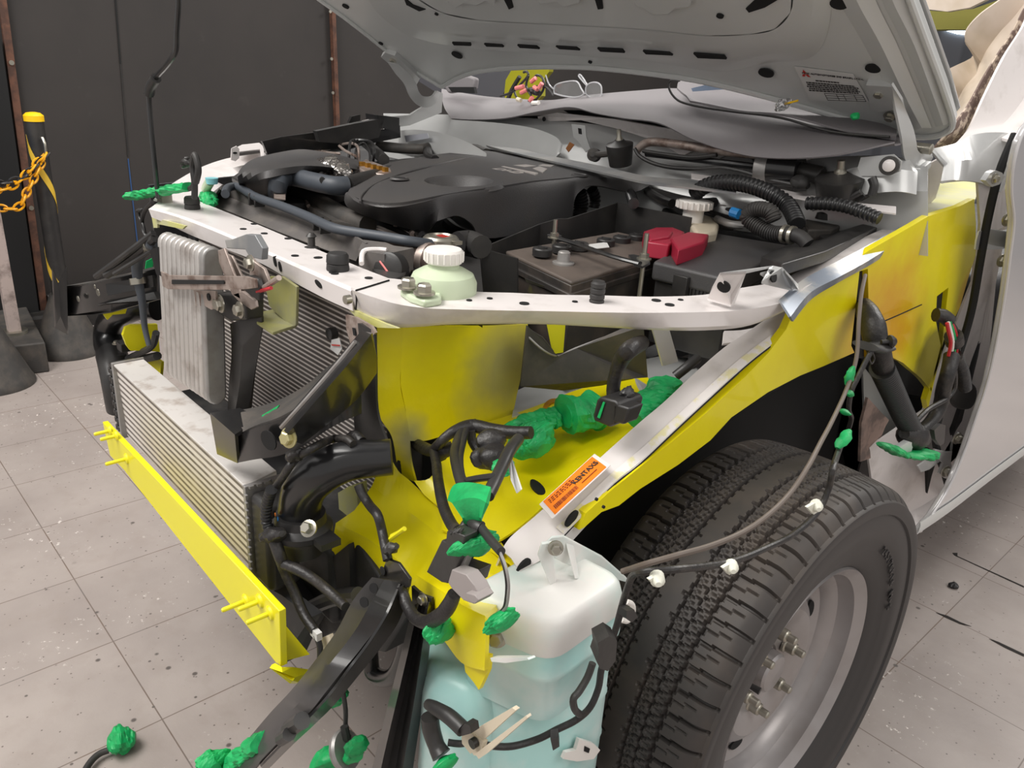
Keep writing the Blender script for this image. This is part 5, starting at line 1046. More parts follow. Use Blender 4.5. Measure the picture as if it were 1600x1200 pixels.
b = B(clear); b.crumple(P(1212, 172, 'y', .47), P(1236, 156, 'y', .47), .012, 4); b.mat(capy).tube(L('1226,162,y.465 1236,160 1247,157'), .002, k=2); b.mat(green).crumple(P(1330, 180, 'y', .47), P(1342, 184, 'y', .47), .008, 4); b.each('clip', t)
# inside of cabin
t = thing('cabin_interior', 'yellow primed cabin frame glimpsed under the hood edge', 'cabin frame', (0, 1.6, 1.2))
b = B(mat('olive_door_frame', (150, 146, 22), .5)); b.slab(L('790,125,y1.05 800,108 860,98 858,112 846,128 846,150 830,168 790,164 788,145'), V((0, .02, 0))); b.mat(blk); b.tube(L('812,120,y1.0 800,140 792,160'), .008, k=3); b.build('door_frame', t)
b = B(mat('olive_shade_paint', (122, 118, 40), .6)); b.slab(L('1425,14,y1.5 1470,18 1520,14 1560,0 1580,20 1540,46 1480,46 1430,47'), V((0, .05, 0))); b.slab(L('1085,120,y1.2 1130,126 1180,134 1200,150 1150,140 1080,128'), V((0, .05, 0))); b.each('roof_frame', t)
b = B(mat('dark_trim_fabric', (74, 74, 80), .7)); b.slab(L('640,118,y1.1 700,108 860,96 846,120 800,122 784,150 800,166 700,156'), V((0, .01, 0))); b.build('far_door_trim', t)
b = B(headl); b.slab(L('1415,-30,y1.3 1425,6 1445,14 1480,18 1515,12 1560,-10 1560,-40'), V((0, .02, 0))); b.build('roof_lining', t)
t = thing('torn_headlining', 'torn cream headlining sheet hanging beside the bare windscreen pillar', 'lining', P(1540, 120, 'x', .5))
b = B(headl); grid(b, ['1600,-30,x.56 1560,0,x.54 1530,22,x.52 1510,45,x.50 1508,62,x.50 1522,88,x.50 1476,112,x.48 1468,135,x.47 1480,160,x.47', '1612,-10,x.58 1585,25,x.56 1562,50,x.55 1545,75,x.54 1535,95,x.53 1528,115,x.53 1510,135,x.52 1500,155,x.51 1490,185,x.51', '1618,10,x.60 1595,50,x.59 1572,80,x.585 1552,110,x.58 1540,130,x.575 1526,148,x.57 1512,168,x.565 1500,185,x.56 1482,206,x.555'], 5).build('sheet', t, solid=.004)
# eyeglasses, connectors on dash
t = thing('eyeglasses', 'clear rimmed eyeglasses resting on the grey dashboard sheet', 'eyeglasses', P(905, 150, 'y', .6))
fr = mat('clear_frame', (205, 205, 208), .2, trans=.4)
b = B(fr); l1 = L('866,146,y.60 866,137 872,131 890,127 902,128 908,138 912,147 900,152 880,150'); l2 = L('915,146,y.62 916,136 922,130 932,129 939,134 940,145 938,151 922,152')
b.tube(l1 + [l1[0]], .0022, n=8, k=5); b.tube(l2 + [l2[0]], .0022, n=8, k=5); b.tube([l1[6], l2[0]], .0022, k=2); b.build('frame', t)
b = B(fr); b.tube(L('866,140,y.60 858,132 853,118,y.70'), .0022, k=3); b.tube(L('917,134,y.62 908,124 904,118 908,118 918,134'), .0022, k=3); b.build('temple', t)
b = B(clear); b.slab(spline(l1, 3, True), V((0, .001, 0))); b.build('lens', t); b = B(clear); b.slab(spline(l2, 3, True), V((0, .001, 0))); b.build('lens', t)
t = thing('loose_connectors', 'tangle of black wires with pink connectors on the dashboard sheet', 'wiring', P(825, 145, 'y', .58))
b = B(blk); b.tube(L('782,150,y.58 800,144 815,130 825,118 823,112 818,113'), .0035, k=5); b.tube(L('833,125,y.58 838,118 846,120 850,130 848,142 838,155 830,158'), .0035, k=5); b.tube(L('826,118,y.57 822,135 830,150 826,158'), .0035, k=4); b.tube(L('803,140,y.58 806,150 812,156'), .003, k=3); b.tube(L('830,138,y.58 845,134 858,140 864,150'), .003, k=3); b.crumple(P(824, 140, 'y', .58), P(846, 146, 'y', .58), .012, 3); b.build('wires', t)
for i, (u0, v0, u1, v1, m) in enumerate(((830, 128, 837, 122, wirep), (842, 138, 847, 130, wirep), (814, 145, 822, 141, wirep), (806, 138, 818, 135, wirep), (828, 158, 832, 152, wirep), (834, 136, 840, 140, wirep), (832, 161, 842, 161, wplas), (808, 155, 814, 157, cream))):
    b = B(m); b.tube([P(u0, v0, 'y', .565), P(u1, v1, 'y', .565)], .0062, n=8, k=1); b.build('connector', t, label='pink connector' if m is wirep else 'pale connector')
# ================================================================ front door
t = thing('front_door', 'silver white front door panel with a long lower edge behind the front wheel', 'car door', P(1500, 760, 'x', .8))
lead = '1620,180,x.80 1603,200 1592,222 1583,258 1580,300 1584,345 1578,400 1570,460 1556,540 1542,600 1524,655 1505,710 1482,762 1455,805 1430,834'
lp = L(lead); bot = L('1430,834,x.80 1480,800 1540,754 1600,709 1680,648 1780,575')
b = B(doorm)
far_top = [V((.80, 1.9, p.z)) for p in lp]
b.slab(lp + bot[1:] + [V((.80, 1.75, 1.32)), ], V((-.012, 0, 0))); b.build('door_panel', t, bev=.004, seg=3)
b = B(doorm); b.tube(lp, .0035, n=8, k=4); b.tube(bot, .0035, n=8, k=3); b.build('door_edge', t)
b = B(hoodm); b.rings([[p + V((.002, 0, .03)) for p in bot], [p + V((.004, 0, .022)) for p in bot], [p + V((.003, 0, .004)) for p in bot]], caps=False, closed=False).build('lower_crease', t, solid=.002)
b = B(silver); grid(b, ['1530,362,x.74 1550,358 1576,362 1582,364,x.79', '1526,375,x.74 1550,372 1576,376 1580,378,x.79', '1524,390,x.74 1548,390 1574,388 1580,386,x.79'], 3).build('check_strap', t, solid=.003)
b = B(silver); b.slab(L('1548,270,x.76 1556,266 1566,270 1570,276 1562,288 1550,292 1540,282'), V((-.01, 0, 0))); b.mat(zinc).bolt(P(1554, 279, 'x', .762), (1, -.2, 0), .007); b.build('upper_catch', t)
for u, v in ((1573, 343), (1565, 407)): B(zinc).bolt(P(u, v, 'x', .775), (1, -.4, 0), .0095, .01).build('hinge_bolt', t)
t = thing('door_hinge', 'grey lower door hinge bracket bolted to the pillar above the green tape', 'hinge', P(1490, 710, 'x', .76))
b = B(silver); b.slab(L('1462,702,x.755 1480,706 1508,702 1512,690 1500,676 1490,690 1486,722 1492,745 1478,748 1468,740 1474,724 1460,712'), V((-.006, 0, 0))); b.slab(L('1434,728,x.75 1448,718 1470,712 1468,722 1452,734 1440,738'), V((-.004, 0, 0))); b.build('hinge_plate', t, bev=.001)
for u, v in ((1495, 685), (1477, 736)): B(zinc).bolt(P(u, v, 'x', .765), (1, -.3, 0), .010, .010).build('hinge_bolt', t)
b = B(rub); b.slab(spline(L('1498,598,x.745 1515,596 1526,606 1526,622 1518,638 1502,640 1492,632 1490,610'), 3, True), V((-.012, 0, 0))); tag(b.build('cable_grommet', bev=.003), 'black rubber grommet in the grey pillar beside the door edge', 'grommet')
# ================================================================ washer tank
tank = mat('washer_tank_plastic', (186, 232, 228), .3, sss=.3, trans=.08, bump=(30, .1), mix=[((220, 240, 236), 9, .4, .65)])
tankt = mat('washer_tank_top', (230, 228, 224), .4, sss=.3, mix=[((206, 226, 220), 9, .4, .7)])
t = thing('washer_tank', 'milky turquoise washer fluid tank with a white shoulder in front of the wheel', 'washer tank', (.7, -.5, .4))
def ring(pts, z, s=1., c=None):
    c = c or V((sum(p[0] for p in pts) / len(pts), sum(p[1] for p in pts) / len(pts), 0)); r = []
    for p in pts: r.append(V((c.x + (p[0] - c.x) * s, c.y + (p[1] - c.y) * s, z)))
    return r
def rpoly(pts, r=.02, k=4):
    """corner-rounded polygon"""
    o = []; n = len(pts)
    for i in range(n):
        p, a, c = V(pts[i]), V(pts[i - 1]), V(pts[(i + 1) % n]); d1, d2 = (a - p), (c - p); q = min(r, d1.length * .4, d2.length * .4); s, e = p + d1.normalized() * q, p + d2.normalized() * q
        for j in range(k + 1): u = j / k; o.append((s * (1 - u) ** 2 + p * 2 * u * (1 - u) + e * u * u)[:2])
    return o
U = rpoly([(.808, -.548), (.685, -.588), (.675, -.415), (.797, -.400)], .028, 5)
b = B(tankt); b.rings([ring(U, .724, .80), ring(U, .722, .88), ring(U, .714, .95), ring(U, .702, .99), ring(U, .690, 1.0), ring(U, .676, 1.0)]); b.build('shoulder', t, smooth=60)
b = B(tank); b.rings([ring(U, .678, .985), ring(U, .655, .985), ring(U, .650, 1.03), ring(U, .643, 1.03), ring(U, .636, .97), ring(U, .58, .95)]); b.build('upper_body', t, smooth=60)
W = rpoly([(.792, -.492), (.765, -.545), (.70, -.575), (.665, -.53), (.665, -.41), (.785, -.395)], .02, 4)
b = B(tank); b.rings([ring(W, .62, .93), ring(W, .60, .99), ring(W, .54, 1.0), ring(W, .536, 1.015), ring(W, .53, 1.0), ring(W, .47, 1.0), ring(W, .464, 1.015), ring(W, .458, 1.0), ring(W, .36, .99), ring(W, .34, .94)])
b.build('main_body', t, smooth=60)
X2 = rpoly([(.735, -.592), (.655, -.615), (.585, -.560), (.575, -.44), (.72, -.42)], .03, 5)
b = B(tank); b.rings([ring(X2, .592, .7), ring(X2, .585, .85), ring(X2, .570, .95), ring(X2, .55, 1.0), ring(X2, .42, 1.0), ring(X2, .41, 1.03), ring(X2, .40, 1.0), ring(X2, .32, .97)]); b.build('pump_chamber', t, smooth=60)
b = B(tank); b.slab(L('672,965,x.60 700,955 735,960 735,1030 700,1040 672,1080'), V((-.03, 0, 0))).build('side_chamber', t, bev=.012, seg=3)
b = B(tankt)
for pts in ('840,868,x.742 846,850 862,848 872,930,x.75 868,935', '884,848,x.735 896,852 905,905,x.76 898,905', ): b.slab(L(pts), V((-.004, .004, 0)))
b.slab(L('842,858,x.735 862,840 880,838 906,852 940,870 978,903 985,912 960,905 880,880'), V((-.003, .003, 0))); b.build('mount_fin', t, bev=.001)
B(zinc).bolt(P(868, 856, 'x', .75), (.8, -.6, .2), .0065, .008).build('tank_bolt', t); B(zinc).bolt(P(776, 995, 'x', .74), (.6, -.8, .2), .009, .010).build('tank_bolt', t)
b = B(tankt); b.slab(L('766,1028,y-.625 824,1028 826,1031 790,1036 768,1034'), V((0, .01, -.002))); b.build('seam_lip', t)
# lower bracket with twin fins
b = B(cream); b.slab(L('721,1152,y-.625 800,1106 806,1110 742,1168 735,1178 722,1162'), V((0, .006, 0))); b.slab(L('742,1178,y-.632 822,1118 824,1122 760,1178 748,1186'), V((0, .006, 0))); b.slab(L('721,1150,y-.628 730,1142 756,1160 750,1182 740,1180'), V((0, .006, 0)))
b.mat(blk).disc(P(740, 1161, 'y', -.632), (0, -1, 0), .006, .006, .003); b.build('pump_bracket', t)
b = B(wplas); b.slab(L('905,1155,x.80 928,1162 938,1172 928,1186 902,1190 880,1186 884,1176 900,1172'), V((-.005, 0, 0))); b.mat(dark).slab(L('914,1166,x.801 922,1170 920,1177 913,1174'), V((-.001, 0, 0))); b.mat(wplas)
q = L('978,940,x.82 988,945 988,960 980,970 970,968'); b.tube(q, .0035, n=8, k=4); b.each('side_tab', t)
b = B(blk); b.tube(L('668,1100,y-.64 680,1106 700,1118 716,1132 724,1140'), [.006, .008, .009, .009, .009], n=12); b.slab(L('716,1142,y-.645 726,1130 734,1134 736,1146 722,1150'), V((0, .012, 0))); b.tube(L('672,1120,y-.64 674,1140 682,1165 690,1180'), [.011, .011, .010, .012], n=14, k=4)
b.mat(green).crumple(P(690, 1184, 'y', -.64), P(702, 1202, 'y', -.64), .014, 5); b.build('pump_hose', t, label='black pump hose with green tape')
# ================================================================ wiring
B.ts = .72
def harness(nm, lab, loc, group=None): return thing(nm, lab, 'wiring', loc, group)
# harness along the wheel and down the washer tank
t = harness('fender_harness', 'taped black cable sweeping over the tyre and down beside the washer tank', P(1000, 890, 'x', .86))
gm = mat('dusty_cable_sheath', (96, 86, 78), .55)
b = B(tapeblk); b.tube(L('1366,540,x.80 1352,566 1340,590 1330,612 1326,640 1330,655 1322,680 1312,700,x.86 1302,730,x.90 1296,760 1284,790 1265,814 1235,838 1200,855 1160,872 1120,882 1060,889 1010,893,x.88 990,898,x.86 980,920,x.85 971,950,x.84 963,980,x.84 952,1010,x.83 940,1045,x.83 935,1075,x.83 922,1105,x.83 900,1125,x.82 870,1140,x.81 840,1155,x.80 800,1166,x.79 765,1165,x.77 742,1158,x.75 720,1162,x.74 700,1160,x.73'), .0058, n=10, k=6); b.build('taped_cable', t)
b = B(green)
for s_ in ('1334,572,x.81 1326,590 1322,602', '1330,610,x.81 1326,620', '1328,672,x.87 1318,685 1308,700', '1322,640,x.83 1318,648'): q = L(s_); b.crumple(q[0], q[-1], .008, 3, n=10, m=6)
b.each('green_tape', t, label='green masking tape scrap')
for (u, v) in ((1275, 786), (1143, 880), (1028, 898)):
    b = B(lightclip); p = P(u, v, 'x', .905); b.lathe(p + V((.004, -.006, 0)), (.7, -.7, 0), [(.004, -.009), (.0075, -.005), (.0075, .004), (.003, .010)], 12); b.slab([P(u - 18, v + 5, 'x', .905), P(u - 6, v - 2, 'x', .905), P(u + 2, v + 10, 'x', .905), P(u - 8, v + 16, 'x', .905)], V((.004, 0, 0))); b.each('cable_clip', t, label='white nylon clip')
b = B(blk); b.slab(L('924,982,x.845 942,972 954,980 952,1010 940,1026 928,1022 922,1010 926,998'), V((.02, -.012, 0))); b.tube(L('926,1036,x.84 918,1058 905,1080 896,1092 898,1108 906,1116,x.835'), .006, n=10, k=4); b.slab(L('966,946,x.845 978,944 984,956 974,964 966,958'), V((.012, 0, 0))); b.slab(L('860,1140,x.815 872,1138 874,1152 864,1158'), V((.01, -.01, 0))); b.build('plug_housing', t, bev=.002)
t = harness('fender_cable', 'bare grey brown cable arching over the tyre from the apron slot', P(1000, 885, 'x', .88))
b = B(gm); b.tube(L('1352,430,x.74 1346,460,x.76 1342,500,x.78 1338,560,x.80 1322,610,x.82 1300,658,x.85 1282,692,x.88 1262,730,x.90 1235,770,x.91 1200,805,x.92 1160,832,x.92 1110,853,x.92 1060,867,x.92 1010,881,x.90 985,889,x.87 972,893,x.86'), .0044, n=10, k=6); b.build('sheath', t)
# harness behind the wheel with corrugated conduit
B.ts = 1.0
t = harness('pillar_harness', 'thick corrugated black harness hanging from the apron slot towards the green taped joint', P(1420, 690, 'x', .78))
b = B(tapeblk); b.tube(L('1350,476,x.72 1356,490,x.74 1364,510,x.76 1368,530,x.77 1374,550,x.78 1380,575,x.78'), [.013, .019, .021, .020, .019, .018], n=16, k=5); b.build('taped_neck', t)
b = B(cr); b.tube(L('1378,575,x.78 1394,610 1410,645 1424,672'), .0215, n=20, k=6, corr=.0068); b.build('conduit', t)
b = B(tapeblk); b.crumple(P(1412, 678, 'x', .785), P(1442, 686, 'x', .785), .027, 2, amp=.1, flat=1.); b.tube(L('1436,676,x.78 1450,664 1462,648 1470,630 1475,605 1482,580 1487,556,x.77'), [.013, .013, .014, .015, .015, .016], n=14, k=5); b.tube(L('1430,660,x.79 1450,640 1480,622 1492,604 1492,578'), .005, n=8, k=5); b.build('taped_joint', t)
b = B(tapeblk); b.tube(L('1462,492,x.74 1474,494,x.75 1484,502,x.76'), .014, n=12, k=3); b.tube(L('1490,525,x.765 1492,535,x.765'), .018, n=14, k=1); b.tube(L('1493,556,x.77 1502,575 1506,592 1508,606'), .014, n=12, k=3, corr=.006); b.build('upper_sleeve', t)
for k, m in enumerate((wred, wplas, green, wred, blk)):
    o_ = k - 2; b = B(m); b.tube([P(1484 + o_ * 2.2, 503 + abs(o_), 'x', .765), P(1489 + o_ * 3.5, 518, 'x', .768), P(1492 + o_ * 3.2, 535, 'x', .77), P(1490 + o_ * 4, 556, 'x', .77)], .0035, n=8, k=3); b.build('coloured_wire', t)
b = B(blk); c = P(1388, 534, 'x', .80); b.lathe(c, (.6, .8, .1), [(.004, -.012), (.004, 0), (.011, .002), (.011, .006), (.006, .012)], 10); b.tube(L('1352,540,x.79 1366,544 1380,540'), .022, n=14, k=2, flat=.3); b.tube(L('1359,548,x.80 1358,560 1362,568 1366,560 1362,548'), .0016, n=6, k=4); b.slab(L('1452,670,x.79 1462,660 1470,662 1468,690 1462,694 1454,684'), V((.01, 0, 0))); b.each('harness_clip', t)
tp_ = B(green); q = L('1374,694,x.80 1395,706 1420,714 1460,706 1464,712 1460,718 1425,722 1395,718 1380,708'); tp_.crumple(q[0], P(1420, 713, 'x', .81), .014, 6, amp=.3, flat=.5); tp_.crumple(P(1418, 713, 'x', .81), P(1464, 708, 'x', .80), .018, 7, amp=.3, flat=.45)
t2 = tag(tp_.build('green_tape_wad', smooth=0), 'green masking tape wad on the lower hinge below the corrugated conduit', 'tape')
b = B(hoodm); b.slab(L('1392,694,x.80 1404,700 1420,690 1428,692 1424,706 1404,710 1396,706'), V((-.01, 0, 0))); tag(b.build('torn_metal_scrap'), 'torn grey metal flange above the green tape wad', 'metal flange')
B.ts = .72
# harness on the apron floor, wrapped in green tape
t = harness('apron_harness', 'black taped harness lying across the yellow apron under green tape', P(820, 690, 'z', .77))
b = B(tapeblk); b.tube(L('640,688,y-.43 662,700,y-.45 676,704,y-.47 686,694,y-.48 700,680,y-.47 720,670,y-.45 740,666,y-.43 770,672,y-.42 800,676,y-.41 830,676,y-.40'), [.012, .013, .012, .010, .010, .013, .014, .013, .013, .012], n=12, k=5); b.build('trunk', t)
b = B(tapeblk); b.crumple(P(732, 668, 'y', -.43), P(744, 662, 'y', -.43), .012, 3); b.crumple(P(686, 708, 'y', -.47), P(700, 702, 'y', -.47), .014, 5); b.crumple(P(764, 672, 'y', -.45), P(772, 706, 'y', -.46), .020, 8, amp=.15); b.crumple(P(748, 716, 'y', -.47), P(785, 712, 'y', -.47), .022, 9, amp=.2); b.tube(L('736,672,y-.44 738,690 748,706 756,718'), .009, k=3); b.build('taped_plug', t)
b = B(tapeblk); b.tube(L('678,705,y-.48 682,725,y-.50 684,745,y-.53 688,770,y-.56 694,795,y-.58 706,820,y-.60 716,830,y-.61'), .0095, n=12, k=5); b.build('taped_branch', t)
b = B(blk); b.tube(L('722,672,y-.45 714,690,y-.48 710,710,y-.52 714,735,y-.55 722,760,y-.57 728,780,y-.585'), .0085, n=12, k=5); b.tube(L('728,672,y-.45 722,695,y-.48 718,715,y-.52 720,740,y-.55 728,765,y-.57 732,782,y-.585'), .007, n=12, k=5); b.tube(L('810,686,y-.46 796,705,y-.50 784,730,y-.53 772,755,y-.56 762,775,y-.58'), .0105, n=12, k=5); b.tube(L('726,752,y-.56 746,748 770,745'), .006, k=3); b.build('sleeved_branch', t)
b = B(green); q0 = P(742, 762, 'y', -.60)
grid(b, ['704,784,y-.60 712,762 728,758 745,760 768,766', '712,786,y-.62 724,782 738,780 752,782 764,788', '726,806,y-.62 732,804 740,803 750,804 756,805', '728,816,y-.615 734,814 741,813 748,813 754,811'], 4).build('tape_wrap', t, solid=.004, label='green masking tape binding three branches')
b = B(blk); b.tube(L('738,812,y-.61 745,822,y-.62 752,826'), .0105, n=12, k=3); b.tube(L('752,824,y-.62 765,842,y-.63 783,862,y-.64'), .0065, n=12, k=3); b.tube(L('732,814,y-.61 724,826,y-.62 718,834'), .008, n=12, k=3); b.tube(L('738,820,y-.61 736,850 730,880'), .006, k=3); b.build('lower_sleeves', t)
b = B(alud); b.tube(L('781,862,y-.64 790,885,y-.645 795,915,y-.645 792,945,y-.64 786,955,y-.64'), .0022, n=6, k=5); b.mat(blk).tube(L('779,864,y-.64 787,887,y-.645 791,915,y-.645 788,945,y-.64 782,955,y-.64'), .0016, n=6, k=5); b.build('thin_wires', t)
b = B(labelm); b.slab(L('792,716,y-.50 798,716 814,765,y-.53 807,771 798,750'), V((0, .002, 0))); b.mat(redink).slab(L('798,730,y-.506 803,732 806,744 801,742'), V((0, .001, 0))); b.build('paper_tag', t, label='white paper tag')
def tapewad(nm, s_, r, lab, seed=1, flat=.75, amp=.35, prof=None):
    q = L(s_); b = B(green); b.crumple(q[0], q[-1], r, seed, n=28, m=22, amp=amp, flat=flat, prof=prof)
    return tag(b.build(nm, smooth=0), lab, 'tape')
tapewad('tape_wrap', '797,676,z.795 868,648,z.80', .019, 'long crumpled green tape sleeve at the left end of the apron harness', 3, prof=lambda t: .75 + .25 * math.sin(t * 3))
tapewad('tape_wrap', '820,672,z.80 850,702,z.79', .030, 'rounded green tape ball below the apron harness sleeve', 5, flat=.8)
tapewad('tape_wrap', '880,650,z.81 935,640,z.81', .036, 'boxy green taped connector in the middle of the apron harness', 7, flat=.8, amp=.18, prof=lambda t: .9 if .06 < t < .94 else .55)
tapewad('tape_wrap', '860,655,z.80 890,648,z.80', .018, 'short green tape link between the two taped plugs', 9, prof=lambda t: .9)
tapewad('tape_wrap', '985,650,z.83 1050,600,z.86', .024, 'green tape sleeve against the white apron rail right of the square plug', 11, flat=.6, prof=lambda t: .9)
tapewad('tape_wrap', '735,836,y-.625 748,864,y-.63', .020, 'small green tape ball hanging under the three-way tape binding', 13)
tapewad('tape_wrap', '788,718,y-.50 786,742,y-.50', .014, 'green tape patch behind the white paper tag', 15)
tapewad('tape_wrap', '775,958,y-.64 790,984,y-.64', .018, 'green tape ball on thin wires left of the washer tank', 17)
tapewad('tape_wrap', '676,976,y-.64 696,996,y-.64', .017, 'green tape ball under the grey plug loop before the washer tank', 19)
tapewad('tape_wrap', '204,306,y-.54 296,292,y-.50', .016, 'green tape streamer on the far end of the crossmember', 21, flat=.5, prof=lambda t: .9)
tapewad('tape_wrap', '322,300,z1.01 330,322,z1.0', .014, 'green tape strip behind the far headlamp panel', 23)
b = B(green); b.slab(L('409,651,z.815 437,634,z.82 428,648 418,662,z.81'), V((0, 0, .002))); tag(b.build('tape_flag'), 'bright green tape corner on top of the near bumper bracket', 'tape')
b = B(green); b.slab(L('228,408,x-.35 240,402 238,420 226,424'), V((.002, 0, 0))); tag(b.build('tape_flag'), 'green tape corner behind the far cooler hose', 'tape')
t = harness('open_plug', 'square black multi-pin plug with green seal on a thick cable among the green tape', P(945, 640, 'z', .83))
b = B(blk); pl = L('926,650,y-.33 932,625 938,620 962,626 968,634 960,664 952,668 928,658'); b.slab(pl, V((.0, .05, 0))); b.slab(L('958,630,y-.33 984,638 974,664 956,660'), V((0, .03, 0))); b.build('housing', t, bev=.003)
b = B(green); b.slab(L('933,652,y-.332 942,628 945,629 937,654'), V((0, .001, 0))); b.build('seal', t)
b = B(dark); b.slab(L('930,650,y-.331 938,626 941,627 934,652'), V((0, .001, 0))); b.build('socket', t)
b = B(tapeblk); b.tube(L('960,632,y-.29 958,610 962,585 972,560 985,545 1002,536,y-.22'), [.013, .013, .013, .016, .017, .016], n=14, k=5); b.build('cable', t)
b = B(wred); b.tube(L('968,590,y-.285 964,570 970,556 982,544'), .0025, k=4); b.build('red_wire', t)
b = B(blk); b.crumple(P(972, 612, 'y', -.3), P(988, 618, 'y', -.3), .010, 3); b.tube(L('1055,588,x.60 1075,572,x.61 1090,560'), .011, n=12, k=3); b.build('cable_clip', t)
b = B(copper); c = P(866, 640, 'z', .79); b.lathe(c, (.3, -.6, .7), [(.017, 0), (.017, .004), (.010, .007), (.010, .002)], 22, caps=False); tag(b.build('brass_ring', solid=.001), 'brass ring terminal standing behind the green taped plug', 'ring')
# relay and grey plug hanging in front
t = harness('relay_module', 'black rectangular relay module with grey plug hanging before the yellow member', P(700, 870, 'y', -.64))
b = B(blk); b.slab(L('690,844,y-.645 712,856 724,866 700,912 690,910 666,894'), V((0, .022, 0))); b.slab(L('698,830,y-.645 704,828 726,838 724,850 718,862 696,850'), V((0, .018, 0))); b.slab(L('704,910,y-.63 712,880 746,892 740,912 730,918'), V((0, .02, 0))); b.build('module', t, bev=.0012)
b = B(mat('grey_connector', (150, 142, 140), .45)); b.slab(L('706,890,y-.655 728,898 742,916 748,928 740,944 724,938 706,920 700,910'), V((0, .016, 0))); b.slab(L('728,926,y-.662 742,930 748,938 742,944 730,938'), V((0, .02, 0))); b.build('grey_plug', t, bev=.0008)
b = B(alud); b.slab(L('724,856,y-.64 734,860 722,890 714,886'), V((0, .008, 0))); b.build('metal_tab', t)
b = B(tapeblk); b.tube(L('710,928,y-.65 702,945,y-.65 690,960,y-.65 668,972,y-.645 650,966,y-.64 638,950,y-.635 630,930,y-.63 625,915'), [.010, .012, .012, .011, .010, .010, .011], n=12, k=5); b.build('loop_cable', t)
b = B(blk)
for k in range(4): b.tube([P(704 + k * 5, 834 - k, 'y', -.645), P(714 + k * 3, 826, 'y', -.64)], .0022, k=1)
b.each('lead_wire', t)
# harness around the elbow hose and down
t = harness('front_harness', 'taped harness with corrugated sleeve beside the near elbow hose and end tank', P(440, 850, 'y', -.67))
b = B(tapeblk); b.tube(L('552,694,y-.60 540,686 520,686 500,694,y-.64 480,705,y-.66 462,716 452,730,y-.67 440,748 430,762'), .0075, n=12, k=5); b.tube(L('565,690,y-.58 555,680 548,684'), .010, n=12, k=3); b.crumple(P(455, 718, 'y', -.665), P(468, 706, 'y', -.665), .010, 3); b.build('upper_branch', t)
b = B(cr); b.tube(L('424,765,y-.68 417,790 416,815 424,835'), .011, n=16, k=5, corr=.0065); b.build('conduit', t)
b = B(tapeblk); b.crumple(P(412, 838, 'y', -.68), P(442, 834, 'y', -.68), .013, 3, amp=.3); b.tube(L('428,842,y-.68 438,870,y-.68 446,895,y-.675 460,925,y-.67 475,960,y-.67 492,985,y-.67'), [.012, .012, .010, .010, .010, .009], n=12, k=5); b.tube(L('444,882,y-.678 465,890,y-.67 490,905,y-.66 515,925,y-.65 540,948,y-.65'), [.010, .011, .010, .010, .009], n=12, k=5); b.build('lower_branch', t)
b = B(labelm); b.box(P(494, 990, 'y', -.67), .018, .008, .012); b.mat(cream).slab(L('500,998,y-.66 514,992 520,1010 504,1016'), V((0, .006, 0))); b.mat(blk).tube(L('494,992,y-.67 500,1010 500,1028'), .006, k=2); b.build('white_plug', t, label='white plug end')
t = harness('mid_harness', 'taped black harness hanging before the yellow radiator side panel', P(590, 820, 'y', -.62))
b = B(tapeblk); b.tube(L('560,758,y-.60 566,772 578,790 590,805,y-.615 597,830 602,855,y-.625 606,875,y-.63'), .0085, n=12, k=5); b.mat(blk).crumple(P(602, 858, 'y', -.63), P(620, 855, 'y', -.63), .008, 3); b.build('cable', t)
# hanging lead below the arm and tape on floor
t = harness('hanging_lead', 'thin black lead with a round metal buzzer in green tape hanging under the long arm', P(540, 1170, 'y', -.7))
b = B(blk); b.tube(L('534,1050,y-.66 536,1080 540,1110 540,1140 546,1152'), .0045, n=10, k=4); b.tube(L('538,1135,y-.665 542,1155'), .008, n=10, k=2); b.build('lead', t)
b = B(alud); b.lathe(P(540, 1172, 'y', -.67), (-.6, -.4, -.5), [(.026, -.004), (.028, 0), (.026, .006), (.016, .009), (.0, .01)], 28); b.build('metal_disc', t)
b = B(green); b.crumple(P(500, 1190, 'y', -.68), P(528, 1182, 'y', -.68), .020, 2); b.crumple(P(548, 1188, 'y', -.67), P(562, 1155, 'y', -.67), .014, 6); b.build('green_tape', t, label='green tape on the buzzer')
tapewad('tape_wrap', '497,1095,y-.55 535,1090,y-.55', .022, 'green tape wad behind the long black arm', 25, flat=.5)
tapewad('tape_wrap', '345,1210,y-.80 415,1158,y-.78', .018, 'green tape band on the end of the long black arm', 27, prof=lambda t: .9)
tapewad('tape_wrap', '322,1185,y-.82 335,1200,y-.82', .018, 'small green tape tip left of the taped arm end', 29)
t = harness('floor_cable', 'black cable end wrapped in green tape lying on the floor tiles', P(185, 1160, 'z', .02))
b = B(rub); b.tube(L('170,1172,z.015 155,1178 142,1190 130,1210 120,1240'), .009, n=12, k=4); b.build('cable', t)
b = B(green); b.crumple(P(168, 1160, 'z', .025), P(212, 1152, 'z', .025), .028, 4, n=20, amp=.3, flat=.8); b.build('tape_end', t, smooth=0)
B.ts = 1.0
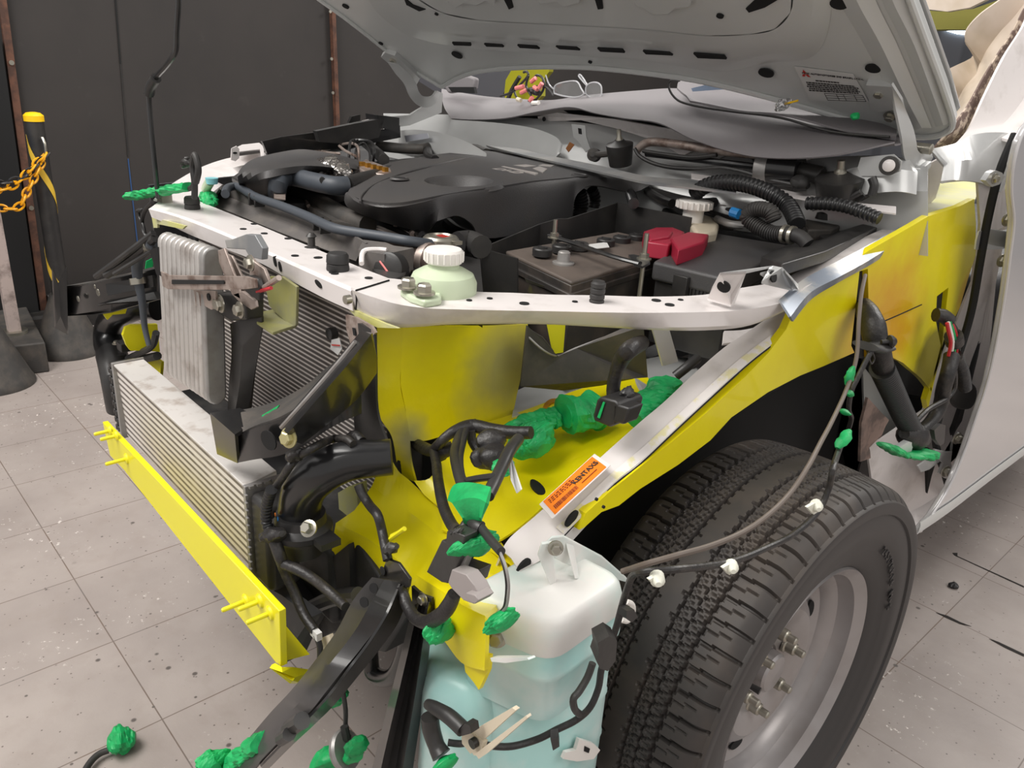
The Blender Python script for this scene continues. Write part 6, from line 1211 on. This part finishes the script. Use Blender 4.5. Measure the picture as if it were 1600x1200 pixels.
# wires at the far end of the crossmember
t = harness('far_plug', 'black plug and loop of cable standing at the far end of the crossmember', P(300, 290, 'z', 1.02))
b = B(rub); b.tube(L('304,310,y-.50 304,285 301,262 302,250 304,242 308,252 310,268 306,285'), .006, n=10, k=5); b.tube(L('262,295,y-.50 285,296 300,293 304,280'), .005, k=4); b.build('cable', t)
b = B(blk); b.crumple(P(286, 262, 'y', -.5), P(296, 246, 'y', -.5), .008, 3); b.crumple(P(290, 250, 'y', -.5), P(300, 256, 'y', -.5), .009, 5); b.build('plug', t)
t = thing('filler_tube', 'pale green filler tube with blue cap at the far headlamp panel', 'filler tube', P(327, 300, 'z', 1.02))
b = B(greenpl); b.tube(L('326,308,z1.0 322,296,z1.02 328,284,z1.04'), .010, n=12, k=4); b.build('tube', t)
b = B(bluecap); b.lathe(P(331, 281, 'z', 1.045), (0, 0, 1), [(.011, -.008), (.012, .0), (.013, .004), (.0, .005)], 16); b.build('cap', t)
t = harness('far_fender_wires', 'black wires looping below the far end of the crossmember', P(228, 345, 'y', -.5))
b = B(blk); b.tube(L('238,316,y-.50 228,326 222,342 224,360 230,372'), .0045, k=4); b.tube(L('216,328,y-.50 218,340 224,352 228,372'), .003, k=4); b.crumple(P(214, 330, 'y', -.5), P(222, 328, 'y', -.5), .006, 3); b.build('wires', t)
# orange sticker on the rail
t = thing('orange_sticker', 'orange rectangular sticker with barcode on the white apron rail', 'sticker', P(900, 765, 'x', .69))
rt = [P(852, 792, 'x', .672), P(928, 722, 'x', .668), P(950, 738, 'x', .700), P(870, 812, 'x', .704)]
nrm = (rt[1] - rt[0]).cross(rt[3] - rt[0]).normalized()
if nrm.z < 0: nrm = -nrm
up_ = nrm * .011
b = B(white); g_ = sum(rt, V()) / 4; b.slab([g_ + (p - g_) * 1.13 + nrm * .0085 for p in rt], nrm * -.001); b.build('backing', t)
b = B(orange); b.slab([p + nrm * .0095 for p in rt], nrm * -.001); b.build('face', t)
def sp(s, q): return (rt[0] * (1 - s) + rt[1] * s) * (1 - q) + (rt[3] * (1 - s) + rt[2] * s) * q + nrm * .010
b = B(mat('sticker_ink', (120, 40, 20), .6)); rnd = random.Random(5); s = .06
while s < .50:
    wd = rnd.choice((.006, .010, .014)); b.slab([sp(s, .62), sp(s + wd, .62), sp(s + wd, .84), sp(s, .84)], nrm * .0003); s += wd + rnd.choice((.006, .010))
for q in (.16, .26, .36):
    s = .06
    while s < .5: wd = rnd.uniform(.02, .06); b.slab([sp(s, q), sp(s + wd, q), sp(s + wd, q + .035), sp(s, q + .035)], nrm * .0003); s += wd + .02
b.slab([sp(.58, .74), sp(.88, .74), sp(.88, .77), sp(.58, .77)], nrm * .0003); b.build('barcode', t)
text('KENTAXS', sp(.73, .44), rt[1] - rt[0], rt[0] - rt[3], .0112, ink, 'lettering', t, .0003, .0002)
